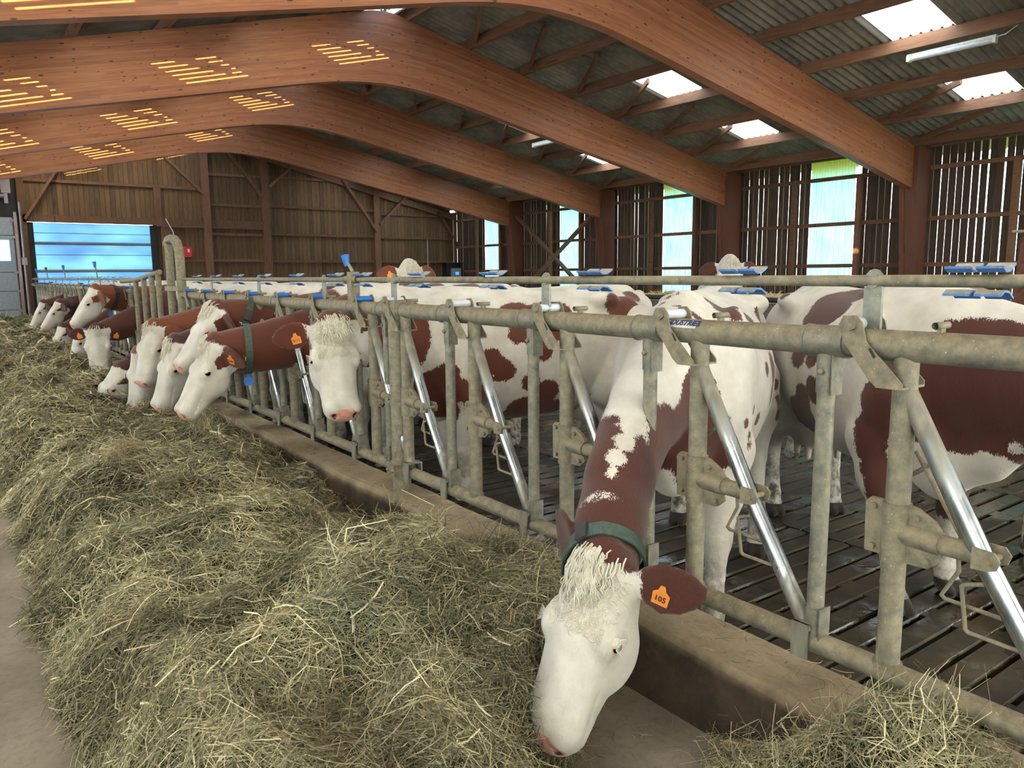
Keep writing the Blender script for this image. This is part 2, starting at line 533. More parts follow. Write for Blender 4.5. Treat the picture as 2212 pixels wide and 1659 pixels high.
# slatted floor: concrete beams laid across the pen, slots between them bridged at intervals
sf = struct(empty('floor_slatted', (0, 0, 0)), 'wet dirty slatted concrete floor of the cow pen')
def slat_mesh(L):
    b = MB(); w = .118
    b.prism([(-w / 2, -.12), (w / 2, -.12), (w / 2, -.012), (w / 2 - .006, 0), (-w / 2 + .006, 0), (-w / 2, -.012)], 0, L, 0)
    x = .02
    while x < L:
        b.box(x, x + .12, w / 2 - .004, w / 2 + .030, -.12, -.004)
        x += .62
    return b.mesh('slat', 'slat')
PITCH = .142
L1 = 1.86
sm_ = slat_mesh(L1)
k = 0
for i, y in enumerate(np.arange(-1.0, 11.2, PITCH)):
    for c, x0 in enumerate((2.30, 2.30 + L1 + .012, 2.30 + 2 * (L1 + .012))):
        if y > 6.6 and c > 0: continue
        if y < .3 and c > 1: continue
        put('slat', sm_, sf, (x0 + (.31 if 0 else 0), y + (.05 if c == 1 else 0), -.004 * rng.random()))
b = MB()
for y in np.arange(6.6, 28.4, PITCH):
    b.box(2.30 + L1, 8.1, y - .05, y + .05, -.12, 0)
for y in np.arange(11.2, 28.4, PITCH):
    b.box(2.30, 2.30 + L1, y - .05, y + .05, -.12, 0)
o = b.build('slat_rows', 'slat', sf); o['kind'] = 'stuff'
MB().box(2.29, 8.2, -3, 28.4, -.6, -.4).build('pit', 'slat', sf)
struct(MB().box(8.1, 17.9, -8, 28.6, -.3, 0).build('floor', 'alley'), 'concrete floor of the bedded area behind the cows')

# ---- arches
def arch_pts(n=40):
    """centre-line free description: bottom and top curves from the left springing to the right one"""
    bx = [2.95, 5.05, 7.0, 9.3, 10.05]
    half_b = [(0, 5.22), (.6, 5.20), (1.1, 5.15), (2.0, 4.98), (2.9, 4.80), (4.8, 4.43), (7.1, 3.99), (10.05, 3.38)]
    half_t = [(0, 6.52), (.28, 6.50), (.6, 6.43), (2.0, 6.09), (5.0, 5.40), (10.05, 4.27)]
    return half_b, half_t
def interp(tab, x):
    xs = [p[0] for p in tab]; zs = [p[1] for p in tab]
    return float(np.interp(x, xs, zs))
def make_arch():
    hb, ht = arch_pts()
    N = 72
    us = np.linspace(-10.05, 10.05, N + 1)
    me_v = []; me_f = []; uvs = []
    # smooth the lower curve with a small moving average
    fb = np.array([np.mean([interp(hb, abs(u + d)) for d in np.linspace(-.5, .5, 9)]) if abs(u) < 9.4 else interp(hb, abs(u)) for u in us])
    ft = np.array([interp(ht, abs(u)) for u in us])
    fb = fb - np.where(us < 0, .027 * np.abs(us), 0); ft = ft - np.where(us < 0, .027 * np.abs(us), 0)
    rows = 4
    TH = .19
    for side, yy in ((0, 0.0), (1, TH)):
        for i, u in enumerate(us):
            for r in range(rows + 1):
                z = fb[i] + (ft[i] - fb[i]) * r / rows
                me_v.append((APEX + u, yy, z))
    R = rows + 1
    S = (N + 1) * R
    def uv(i, r): return (us[i] * 1.02, (ft[i] - fb[i]) * r / rows - (ft[i] - fb[i]) * 0.0)
    # depth coordinate is measured from the lower edge, so laminations follow the soffit
    for i in range(N):
        for r in range(rows):
            a = i * R + r; b = (i + 1) * R + r
            me_f.append((a, b, b + 1, a + 1)); uvs.append([uv(i, r), uv(i + 1, r), uv(i + 1, r + 1), uv(i, r + 1)])
            me_f.append((S + a, S + a + 1, S + b + 1, S + b)); uvs.append([uv(i, r), uv(i, r + 1), uv(i + 1, r + 1), uv(i + 1, r)])
        for r in (0, rows):
            a = i * R + r; b = (i + 1) * R + r
            q = (a, S + a, S + b, b)
            me_f.append(q if r == 0 else q[::-1])
            U = [(us[i], .02), (us[i], .03), (us[i + 1], .03), (us[i + 1], .02)]
            uvs.append(U if r == 0 else U[::-1])
    for i in (0, N):
        q = [i * R + r for r in range(R)] + [S + i * R + r for r in range(R - 1, -1, -1)]
        me_f.append(q if i == 0 else q[::-1]); uvs.append([(0, 0)] * len(q))
    me = D.meshes.new('arch')
    me.from_pydata(me_v, [], me_f)
    ul = me.uv_layers.new(name='UVMap')
    flat = [c for f in uvs for p in f for c in p]
    ul.data.foreach_set('uv', flat)
    me.materials.append(M['glulam'])
    me.update()
    return me
def make_leg(side):
    """two tapered side plates around a filler, one side plate proud of the arch"""
    b = MB()
    inner_t, inner_b, outer = 17.16, 17.52, 17.72
    poly = [(inner_b, 0), (outer, 0), (outer, 4.22), (inner_t, 4.36), (inner_t, 3.3)]
    if side < 0: poly = [(2 * APEX - x, z) for x, z in poly]
    b.prism(poly, -.09, .02, 1)
    poly2 = [(p[0] + (.02 if side > 0 else -.02) * (p[0] != outer), p[1]) for p in poly]
    b.prism(poly2, .02, .17, 1)
    b.prism(poly, .17, .28, 1)
    return b.mesh('leg', 'leg')
am = make_arch(); lr = make_leg(1); ll = make_leg(-1)
ARCH_LABEL = ['arch above the camera, just out of the picture', 'laminated timber arch nearest the camera, cut off by the top of the picture',
              'second laminated timber arch with striped sun patches', 'third laminated timber arch with three sun patches',
              'fourth laminated timber arch, in front of the plank gable']
for i, y in enumerate(ARCH_Y):
    o = struct(put('glulam_arch', am, None, (0, y, 0)), ARCH_LABEL[i])
    put('leg', lr, o); put('leg', ll, o)

# ---- roof: corrugated sheets, skylights, purlins, struts
roof = struct(empty('ceiling', (0, 0, 0)), 'corrugated fibre cement roof with clear skylight sheets on purlins')
PUR_R = [7.62, 9.0, 10.36, 11.72, 13.09, 14.48, 15.80, 17.12]
PUR_L = [6.60, 5.90, 4.55, 3.20, 1.85, .50, -.85, -2.20, -2.98]
SHW, WAVES, WS = 1.0, 6, 8
def sheet_mesh(length, slope, name, mat, cols=1):
    """corrugations run down the slope (local x), waves across local y"""
    amp = .030; n = WAVES * WS * cols
    vs = []; fs = []; uv = []
    for k in range(n + 1):
        y = SHW * cols * k / n
        z = amp * math.sin(2 * math.pi * WAVES * cols * k / n)
        vs += [(0, y, z), (length, y, z + slope * length)]
    for k in range(n):
        fs.append((2 * k, 2 * k + 1, 2 * k + 3, 2 * k + 2))
        a = .5 + .5 * math.sin(2 * math.pi * WAVES * cols * k / n); b = .5 + .5 * math.sin(2 * math.pi * WAVES * cols * (k + 1) / n)
        uv += [0, a, 1, a, 1, b, 0, b]
    me = D.meshes.new(name)
    me.from_pydata(vs, [], fs)
    ul = me.uv_layers.new(name='UVMap'); ul.data.foreach_set('uv', uv)
    me.polygons.foreach_set('use_smooth', [True] * len(fs))
    me.materials.append(M[mat])
    me.update()
    return me
Y0S = 6.14 - 14 * SHW
NCOL = 37
edges_r = [7.32] + PUR_R[1:] + [18.35]
edges_l = [6.88] + PUR_L[1:8] + [-3.9]
sky_r = {3, 5}          # index into edges_r rows: X 11.72-13.09 and 14.48-15.8
sky_l = {1, 3, 5}       # X 4.55-5.9, 1.85-3.2, -.85-.5
cache = {}
hidden = MB(); hid_uv = []
for slope, edges, sky in ((1, edges_r, sky_r), (-1, edges_l, sky_l)):
    for r in range(len(edges) - 1):
        xa, xb = edges[r], edges[r + 1]
        ln = (xb - xa) + (.09 if slope > 0 else -.09)
        for cidx in range(NCOL):
            y = Y0S + cidx * SHW
            if y > 28.6: continue
            is_sky = (cidx - 14) % 5 == 0 and r in sky
            z = roof_z(xa) + (.004 * (r % 2))
            sl = -SL if slope > 0 else SLL
            key = (round(ln, 3), slope, is_sky)
            if is_sky:
                if key not in cache: cache[key] = sheet_mesh(ln, sl, 'skylight', 'skylight')
                put('skylight', cache[key], roof, (xa, y, z))
            elif slope > 0 and y > 2.9:
                if key not in cache: cache[key] = sheet_mesh(ln, sl, 'roof_sheet', 'sheet')
                put('roof_sheet', cache[key], roof, (xa, y, z))
            else:
                hidden.add([(xa, y, z), (xa + ln, y, z + sl * ln), (xa + ln, y + SHW, z + sl * ln), (xa, y + SHW, z)], [(0, 1, 2, 3)])
o = hidden.build('roof_sheets', 'sheet', roof); o['kind'] = 'stuff'
# purlins resting on the arches, one length per bay
bays = [-7.0] + [y + .095 for y in ARCH_Y] + [YF + .1]
pm = {}
for i in range(len(bays) - 1):
    y0, y1 = bays[i], bays[i + 1]
    for sgn, lst in ((1, PUR_R), (-1, PUR_L)):
        for x in lst:
            if sgn < 0 and not (i >= 2): 
                pass
            L = round(y1 - y0, 3)
            key = (L, sgn)
            if key not in pm:
                b = MB(); w = .075; h = .215; tl = -SL if sgn > 0 else SLL
                b.prism([(-w / 2, -h), (w / 2, -h), (w / 2, tl * w / 2 - .025), (-w / 2, -tl * w / 2 - .025)], 0, L - .004, 1)
                pm[key] = b.mesh('purlin', 'purlin')
            put('purlin', pm[key], roof, (x, y0 + .002, roof_z(x)))
# diagonal struts in the roof plane, bay between the nearest and second arch and the next
for bi, (ya, yb) in enumerate(((8.9, 13.7), (13.9, 18.65))):
    for x in PUR_R[1:]:
        xu = x - 1.05; 
        a = (x - .06, yb - .25, roof_z(x) - .12); c = (xu, yb - 2.0, roof_z(xu) - .12)
        MB().beam(a, c, .05, .11).build('strut', 'purlin', roof)
for bi, (ya, yb) in enumerate(((3.9, 8.65), (8.9, 13.7), (13.9, 18.65), (18.9, 23.6))):
    for x in PUR_L[1:7]:
        xu = x + 1.05
        MB().beam((x + .06, yb - .25, roof_z(x) - .12), (xu, yb - 2.0, roof_z(xu) - .12), .05, .11).build('strut', 'purlin', roof)
for x in (15.75, 17.05):
    MB().beam((x - .05, 8.5, roof_z(x) - .12), (x - 1.0, 6.75, roof_z(x - 1.0) - .12), .05, .11).build('strut', 'purlin', roof)
# boards beside the ridge opening, their white stands in for daylight on the purlins
for sx in (-1, 1):
    MB().beam((APEX + sx * .30, -7, roof_z(APEX + .3) - .06), (APEX + sx * .30, YF, roof_z(APEX + .3) - .06), .05, .16).build('ridge_board', 'white_plastic', roof)
MB().box(APEX - .55, APEX + .55, -7, YF, ROOF0 + .015, ROOF0 + .04).build('ridge_cap', 'milky_sheet', roof)

# ---- right wall
wr = struct(empty('wall_right', (XW, 0, 0)), 'dark gapped plank wall with daylight between the boards')
wins = [(5.35, 6.52), (10.42, 11.60), (15.40, 16.57), (20.42, 21.52), (25.2, 26.3)]
legs_y = [8.72, 13.75, 18.71, 23.71]
PW = .145
plk = [MB().box(0, .022, 0, PW - .004 * j, .75, 4.40 - .01 * j).mesh('plank', 'plank') for j in range(4)]
y = 4.6
while y < 28.4:
    gap = .002 + .007 * rng.random() + (.008 if y < 9 else .005 if 11.6 < y < 13.8 else 0)
    if any(a - PW - .01 < y < b_ for a, b_ in wins):
        y = max(y, [b_ for a, b_ in wins if a - PW - .01 < y < b_][0] + .005)
    if any(a < y + PW and y < a for a, b_ in wins):
        y += .02; continue
    o = put('plank', plk[int(rng.integers(4))], wr, (rng.random() * .004, y, 0), (rng.normal() * .002, 0, 0))
    y += PW + gap
for z in (1.73, 2.74, 3.84):
    for i in range(len(legs_y) + 1):
        a = ([4.2] + [q + .3 for q in legs_y])[i]; b_ = ([q - .1 for q in legs_y] + [28.4])[i]
        MB().box(-.085, -.005, a, b_, z - .045, z + .045).build('girt', 'post', wr)
for a, b_ in wins:
    for yy, m_ in ((a - .22, 'post'), (b_ + .34, 'purlin')):
        MB().box(-.2, -.09, yy - .06, yy + .06, 0, 3.80).build('post', m_, wr)
MB().box(0, .2, -8, 28.6, 0, .8).build('base_wall', 'wall_concrete', wr)
for n_, (a, b_) in enumerate(wins):
    vs = []; fs = []
    nw = int((b_ - a) / .075) * 6
    for k in range(nw + 1):
        yy = a + (b_ - a) * k / nw
        xx = .03 + .012 * math.sin(2 * math.pi * (yy - a) / .076)
        vs += [(xx, yy, .78), (xx, yy, 4.42)]
    for k in range(nw): fs.append((2 * k, 2 * k + 2, 2 * k + 3, 2 * k + 1))
    o = struct(MB().add(vs, fs, True).build('window_%d' % (n_ + 1), 'wall_light', None, (XW, 0, 0)), 'tall corrugated translucent light strip number %d in the right wall' % (n_ + 1))
# St Andrew's cross in the bay between the third and fourth arch
xb = struct(empty('trim_1', (17.3, 0, 0)), 'crossed timber wind bracing between two columns')
MB().beam((0, 23.45, 3.72), (0, 19.0, .62), .07, .16, (1, 0, 0)).build('brace', 'post', xb)
MB().beam((-.08, 19.05, 3.55), (-.08, 23.5, .62), .07, .16, (1, 0, 0)).build('brace', 'post', xb)
# eave board
MB().box(-.10, -.03, -7, YF, 4.28, 4.33).build('eave_batten', 'purlin', wr)

# ---- far gable
wf = struct(empty('wall_far', (0, YF, 0)), 'brown vertical plank gable with timber posts, girts and braces')
DX0, DX1, DZ = 2.12, 5.72, 3.32
pl_cache = {}
x = -3.6
PF = .150
while x < 17.75:
    top = roof_z(x + PF / 2) - .06
    for z0, z1 in (((DZ + .2, top),) if DX0 - .12 < x < DX1 + .02 or x < 1.9 else ((0, top),)):
        key = (round(z0, 2), round(z1, 2))
        if x < 1.9: key = (round(3.5, 2), round(z1, 2))
        if key not in pl_cache: pl_cache[key] = MB().box(0, PF - .008, 0, .022, key[0], key[1]).mesh('plank', 'plank_far')
        put('plank', pl_cache[key], wf, (x, .012 * (int(round(x / PF)) % 2) * (1 if 2.6 < x < 5.9 else .25), 0))
    x += PF
MB().prism([(DX1 + .02, 0), (17.85, 0), (17.85, roof_z(17.85)), (APEX, roof_z(APEX)), (-3.8, roof_z(-3.8)), (-3.8, DZ + .15), (DX1 + .02, DZ + .15)], .05, .08, 1).build('added_backing', 'plank_far', wf)  # unseen backing added to keep daylight out of the plank gaps
def fbox(name, x0, x1, z0, z1, d, mat='post', y0=None):
    return MB().box(x0, x1, -d if y0 is None else y0, -.002, z0, z1).build(name, mat, wf)
fbox('post', 7.35, 7.60, 0, 6.30, .22); fbox('post', 9.42, 9.70, 0, 6.05, .22); fbox('post', 13.88, 14.12, 0, 5.0, .18)
fbox('post', 5.98, 6.28, 0, 3.3, .16); fbox('post', 1.90, 2.10, 0, 4.9, .16); fbox('post', 5.80, 6.02, 3.3, 4.62, .14)
fbox('post', 17.55, 17.75, 0, 4.2, .14)
for (x0, x1, z) in ((7.6, 9.42, 5.14), (9.7, 12.75, 5.18), (7.6, 9.42, 4.10), (9.7, 13.88, 4.13), (14.12, 17.2, 4.02), (7.6, 9.42, 3.08),
                    (9.7, 13.88, 3.12), (14.12, 17.6, 3.10), (6.28, 7.35, 2.16), (7.6, 9.42, 2.16), (9.7, 13.88, 2.14), (14.12, 17.6, 2.14),
                    (2.1, 7.35, 4.61), (9.7, 13.88, 1.1), (14.12, 17.6, 1.1), (7.6, 9.42, 1.1)):
    fbox('girt', x0, x1, z - .045, z + .045, .10)
fbox('lintel', 2.0, 7.35, 3.33, 3.55, .16); fbox('lintel', 7.6, 9.42, 3.34, 3.56, .16); fbox('girt', 6.0, 7.35, 3.27, 3.33, .2); fbox('girt', 7.6, 9.42, 3.27, 3.34, .2)
for a, c, d in (((2.05, 3.40), (3.05, 5.0), .2), ((6.05, 5.75), (7.40, 4.42), .2), ((8.25, 5.95), (9.45, 4.40), .26), ((9.68, 4.8), (10.8, 5.75), .26),
                ((12.55, 5.25), (13.95, 3.30), .22), ((14.08, 3.6), (15.25, 4.70), .22), ((16.8, 4.2), (17.75, 2.8), .18)):
    MB().beam((a[0], -d, a[1]), (c[0], -d, c[1]), .08, .17, (0, 1, 0)).build('brace', 'post', wf)
MB().beam((APEX + .2, -.1, roof_z(APEX + .2) - .36), (17.7, -.1, roof_z(17.7) - .36), .12, .24, (0, 0, 1)).build('rafter', 'post', wf)
MB().beam((APEX - .2, -.1, roof_z(APEX - .2) - .36), (-3.6, -.1, roof_z(-3.6) - .36), .12, .24, (0, 0, 1)).build('rafter', 'post', wf)
# blue translucent sectional door
d1 = struct(empty('door_1', (0, YF, 0)), 'blue translucent sectional door in the far gable')
zs = [0, .55, 1.81, 2.68, 3.32]
for i in range(4):
    MB().box(DX0 + .05, 5.66, -.02, .0, zs[i] + .035, zs[i + 1] - (.035 if i < 3 else 0)).build('panel', 'blue_door', d1)
    if i:
        MB().box(DX0, 5.70, -.05, .02, zs[i] - .035, zs[i] + .035).build('rail', 'black_rubber', d1)
        MB().box(DX0, 5.70, -.06, -.05, zs[i] - .010, zs[i] + .016).build('rail_strip', 'alu', d1)
for z in (2.32, 1.2, 3.0):
    MB().box(DX0 + .05, 5.66, -.026, -.02, z - .008, z + .008).build('panel_joint', 'collar_dark', d1)
MB().box(DX0 - .02, DX0 + .14, -.10, -.03, 0, DZ).build('seal', 'black_rubber', d1)
MB().box(5.62, 5.84, -.10, -.03, 0, DZ).build('seal', 'black_rubber', d1)
# grey sectional door across the alley
d2 = struct(empty('door_2', (0, YF - .1, 0)), 'pale grey sectional door closing the feeding alley')
zz = [0, .62, 1.2, 1.78, 2.9, 3.45]
for i in range(5):
    if i == 3:
        MB().box(-3.2, 1.72, 0, .05, zz[i] + .01, 2.12).build('panel', 'grey_door', d2)
        MB().box(-3.2, 1.72, 0, .05, 2.78, zz[i + 1] - .01).build('panel', 'grey_door', d2)
        MB().box(-3.2, 1.60, .02, .03, 2.12, 2.78).build('pane', 'milky_sheet', d2)
        MB().box(1.60, 1.72, 0, .05, 2.12, 2.78).build('panel', 'grey_door', d2)
    else:
        MB().box(-3.2, 1.72, 0, .05, zz[i] + .01, zz[i + 1] - .01).build('panel', 'grey_door', d2)
for z in (.6, 1.2, 1.78, 2.85, 3.35):
    MB().box(1.66, 1.78, -.05, 0, z - .04, z + .04).build('hinge', 'alu', d2)
MB().box(1.76, 1.84, -.12, -.02, 0, 3.6).build('door_track', 'alu', d2)
MB().box(-3.6, 1.9, .05, .09, 3.4, 4.9).build('added_backing', 'black_rubber', d2)  # black sheet stands in for the shade of the opening above the door
MB().box(1.72, 2.1, .0, .09, 0, 3.5).build('jamb', 'post', d2)
MB().box(-3.6, 1.8, .051, .06, 0, 2.13).box(-3.6, 1.8, .051, .06, 2.77, 3.5).build('seam_light_stop', 'collar_dark', d2)  # dark backing added to stop daylight leaking at the panel seams
op = tag(MB().box(-.10, .14, -.26, -.02, 4.15, 4.62).box(-.04, .06, -.2, -.06, 3.85, 4.15).tube([(-1.5, -.14, 4.08), (-.02, -.14, 4.08)], .075, 10).build('door_operator', 'alu', None, (1.6, YF - .1, 0)),
         'grey motor unit and shaft above the alley door', 'motor')
# ================================================================ surroundings that close the barn behind the camera
wl = struct(empty('wall_left', (-3.75, 0, 0)), 'left wall of the barn with a long translucent band added to let soft light in')
MB().box(-.1, 0, -7, YF, 0, 1.0).build('base_wall', 'wall_concrete', wl)
MB().box(-.04, -.02, -7, YF, 1.0, 3.75).build('added_light_band', 'milky_sheet', wl)  # unseen translucent band, added for soft light from the left
MB().box(-.06, 0, -7.1, YF, 3.72, 4.45).build('board_band', 'plank', wl)
for y in np.arange(-5, 28, 5.0):
    MB().box(0, .14, y, y + .14, 0, 4.3).build('post', 'post', wl)
wn2 = struct(empty('wall_near', (0, -7.05, 0)), 'near gable of the barn behind the camera')
MB().box(-4.0, 17.9, -.03, -.01, .9, 4.6).build('added_light_band', 'milky_sheet', wn2)  # unseen translucent band, added to diffuse the light from behind
MB().box(-4.0, 17.9, -.06, 0, 0, .9).build('base_wall', 'wall_concrete', wn2)
MB().prism([(-4.0, 4.5), (17.9, 4.5), (APEX, 6.75)], -.06, 0, 1).build('board_band', 'plank', wn2)
MB().box(0, .022, -7, 4.6, .75, 4.4).build('boards', 'plank', wr)

# ================================================================ feed fence with self-locking yokes
FX = 2.1
ZB, ZM, ZT = .447, 1.395, 1.572      # bottom tube, main rail, upper release rail
RB, RM, RT = .034, .043, .0165
STEP = .72
T0 = 1.286                           # y of a yoke post; others every .72 m
POST_Y = 4.03

def yoke_meshes():
    m_ = {}
    b = MB()                                                       # slim yoke post with its T sleeves
    b.tube([(0, 0, ZB + .02), (0, 0, ZM - .02)], .0265, 14)
    b.tube([(0, 0, ZM - .03), (0, 0, ZM - .155)], .0305, 14)
    b.tube([(0, 0, ZB + .02), (0, 0, ZB + .115)], .0305, 14)
    b.tube([(0, -.062, ZM), (0, .062, ZM)], RM + .004, 18).tube([(0, -.066, ZM), (0, -.058, ZM)], RM + .0065, 18).tube([(0, .058, ZM), (0, .066, ZM)], RM + .0065, 18)
    b.box(-.028, .028, -.034, -.030, ZM - .16, ZM - .04).box(-.028, .028, -.034, -.030, ZB + .02, ZB + .12)
    b.ball((-.034, 0, ZM - .09), .011, 8, 4); b.ball((-.034, 0, ZB + .05), .011, 8, 4)
    m_['yoke_post'] = b.mesh('yoke_post', 'tube_mid')
    b = MB()                                                       # stout upright carrying the pivot
    b.tube([(0, 0, ZB + .02), (0, 0, ZM - .02)], .0325, 16)
    b.tube([(0, 0, ZB + .022), (0, 0, ZB + .034)], .040, 16)
    m_['upright'] = b.mesh('upright', 'tube')
    b = MB()                                                       # clamp, flanges, stub arm, clevis
    b.tube([(0, 0, .955), (0, 0, .785)], .0385, 16)
    b.prism([(.035, .795), (.085, .795), (.088, .94), (.075, .955), (.035, .955)], -.008, .008, 0)
    b.prism([(-.035, .955), (-.06, .95), (-.105, .925), (-.125, .90), (-.125, .895), (-.03, .895)], -.008, .008, 0)
    b.prism([(-.03, .845), (-.115, .845), (-.125, .815), (-.095, .79), (-.03, .788)], -.008, .008, 0)
    b.tube([(0, -.02, .872), (0, -.125, .868)], .0325, 14)
    b.tube([(0, -.11, .868), (0, -.235, .866)], .0275, 14)
    for sx in (-1, 1):
        b.prism([(-.215, .895), (-.268, .893), (-.283, .872), (-.275, .848), (-.255, .84), (-.215, .838)], sx * .034 - .003, sx * .034 + .003, 0)
    for (yy, zz) in ((.06, .935), (.06, .815), (-.062, .925), (-.095, .812), (-.255, .866)):
        b.tube([(-.046 if yy == -.255 else -.02, yy, zz), (.046 if yy == -.255 else .02, yy, zz)], .0095, 8)
    m_['pivot_bracket'] = b.mesh('pivot_bracket', 'bracket')
    b = MB()                                                       # sloping locking bar
    b.tube([(0, 0, 1.285), (0, -.225, .868), (0, -.452, .50)], [.026, .0285, .0265], 14)
    for sx in (-1, 1):
        b.box(sx * .045 - .004, sx * .045 + .004, -.492, -.436, .40, .515)
    b.box(-.049, .049, -.492, -.436, .507, .515)
    m_['locking_bar'] = b.mesh('locking_bar', 'bar')
    b = MB()                                                       # latch fork straddling the main rail
    for sx in (-1, 1):
        p = [(.155, 1.475), (.118, 1.478), (.100, 1.46), (.085, 1.405), (-.022, 1.298), (-.022, 1.284), (.052, 1.284), (.072, 1.30), (.150, 1.40), (.168, 1.45)]
        b.prism(p, sx * .060 - .0025, sx * .060 + .0025, 0)
    b.box(-.062, .062, -.022, .052, 1.281, 1.287)
    b.tube([(-.072, .132, 1.452), (.072, .132, 1.452)], .011, 8)
    b.tube([(-.070, .132, 1.452), (-.062, .132, 1.452)], .019, 6)
    m_['latch_fork'] = b.mesh('latch_fork', 'bracket')
    b = MB(); b.prism([(.060, 1.36), (.077, 1.385), (.071, 1.39), (.054, 1.365)], -.0630, -.0622, 0)
    m_['slot'] = b.mesh('slot', 'black_plastic')
    b = MB(); b.tube([(-.058, .132, 1.452), (.058, .132, 1.452)], .0175, 12)
    m_['roller'] = b.mesh('roller', 'lamp_cover'); m_['roller_blue'] = b.mesh('roller', 'blue_plastic')
    b = MB()                                                       # bent rod loop on the lower half of the bar
    b.tube([(0, -.262, .80), (.0, -.19, .775), (0, -.183, .768), (0, -.20, .655), (0, -.208, .648), (0, -.36, .645)], .0062, 8)
    m_['rod_loop'] = b.mesh('rod_loop', 'bracket')
    b = MB()
    b.tube([(.02, -.16, .85), (.02, -.165, .80), (.02, -.125, .72), (.02, -.135, .712), (.02, -.30, .706)], .0062, 8)
    b.tube([(.045, -.02, 1.10), (.045, -.165, .87)], .0065, 8)
    b.tube([(.045, .0, 1.02), (.045, -.10, 1.10)], .0065, 8)
    m_['guard_rod'] = b.mesh('guard_rod', 'bracket')
    b = MB(); b.tube([(-.035, 0, 0), (.035, 0, 0)], .0095, 10, caps=False); b.tube([(-.035, 0, 0), (.035, 0, 0)], .0068, 10, caps=False)
    b.box(-.012, .012, -.006, .006, -.02, -.008)
    m_['stub_tube'] = b.mesh('stub_tube', 'bracket')
    b = MB()                                                       # plate standing on the main rail, carries the release rail
    hp = [(-.026, ZM + .03), (.026, ZM + .03), (.026, ZT), (.022, ZT + .018), (.011, ZT + .030), (0, ZT + .033), (-.011, ZT + .030), (-.022, ZT + .018), (-.026, ZT)]
    b.prism(hp, -.006, .006, 0)
    b.tube([(-.0105, 0, ZT), (.0105, 0, ZT)], RT + .004, 12)
    m_['rail_carrier'] = b.mesh('rail_carrier', 'tube_clean')
    b = MB()                                                       # pair of shaped catch plates above and below the release rail
    if True:
        for sz in (1, -1):
            sy = 0
            b = MB()
            z0 = sz * (RT + .003)
            pts = [(-.030, z0 + sz * .012), (-.012, z0 + sz * .002), (.012, z0 + sz * .004), (.040, z0 + sz * .020)]
            vs = []
            for (xx, zz) in pts:
                for yy in (sy - .034, sy + .030):
                    vs += [(xx, yy, zz), (xx, yy, zz + sz * .006)]
            fs = []
            for k in range(3):
                a = k * 4
                fs += [(a, a + 4, a + 6, a + 2), (a + 1, a + 3, a + 7, a + 5), (a, a + 1, a + 5, a + 4), (a + 2, a + 6, a + 7, a + 3)]
            fs += [(0, 2, 3, 1), (12, 13, 15, 14)]
            b.add(vs, fs)
            m_['catch%d' % sz] = b.mesh('catch', 'catch')
    return m_

t = NT('dusty_blue_catch')
nz = t.n('SeparateXYZ', {0: t.n('NewGeometry').outputs['Normal']}).outputs[2]
n1 = t.noise(t.coord('Object'), 60, 4)
f = t.sstep(t.math('ADD', nz, t.math('MULTIPLY', n1, .8)), .40, .75)
M['catch'] = t.done(t.bsdf(t.mix(f, srgb(70, 118, 186), t.ramp(n1, [(.3, srgb(140, 146, 150)), (.7, srgb(180, 172, 150))])), .5))
YM = yoke_meshes()

def rail(name, y0, y1, z, r, mat, parent, seg=16, x=FX):
    return MB().tube([(0, y0, z), (0, y1, z)], r, seg).build(name, mat, parent, (0, 0, 0))

def fence(label, y0, y1, posts, carriers, blue=False, detail=2, zt=True, open_=()):
    root = empty('feed_fence', (FX, 0, 0))
    tag(root, label, 'feed fence', 'sections of self-locking feed fence')
    rail('main_rail', y0, y1, ZM, RM, 'tube', root)
    rail('bottom_tube', y0, y1, ZB, RB, 'tube', root)
    if zt: rail('release_rail', y0, y1, ZT, RT, 'tube', root, 12)
    for y in posts:
        yu = y - .235
        put('yoke_post', YM['yoke_post'], root, (0, y, 0))
        put('upright', YM['upright'], root, (0, yu, 0))
        pb = put('pivot_bracket', YM['pivot_bracket'], root, (0, yu, 0))
        put('locking_bar', YM['locking_bar'], root, (0, yu, 0))
        lf = put('latch_fork', YM['latch_fork'], root, (0, yu, 0))
        put('roller', YM['roller_blue' if blue else 'roller'], lf)
        if detail > 1:
            put('slot', YM['slot'], lf)
            put('rod_loop', YM['rod_loop'], root, (0, yu, 0))
            put('guard_rod', YM['guard_rod'], root, (0, yu, 0))
        put('stub_tube', YM['stub_tube'], root, (0, y + .40, ZM + RM + .018))
        if zt:
            for dy in (0, -.075):
                for sz in (1, -1): put('catch', YM['catch%d' % sz], root, (0, y + .36 + dy, ZT))
    for y in carriers:
        put('rail_carrier', YM['rail_carrier'], root, (0, y, 0))
    return root

posts1 = [T0 + STEP * k for k in range(-4, 5)]
f1 = fence('nearest run of dusty galvanised self-locking feed fence, right of the thick post', -2.2, POST_Y - .06, posts1,
           [1.156 - 1.476, 1.156, 2.632], detail=2)
MB().tube([(0, POST_Y - .12, ZT), (0, POST_Y - .02, ZT), (0, POST_Y + .02, ZT - .01)], RT + .001, 12).build('rail_end', 'tube', f1)
put('rail_carrier', YM['rail_carrier'], f1, (0, POST_Y + .03, 0))
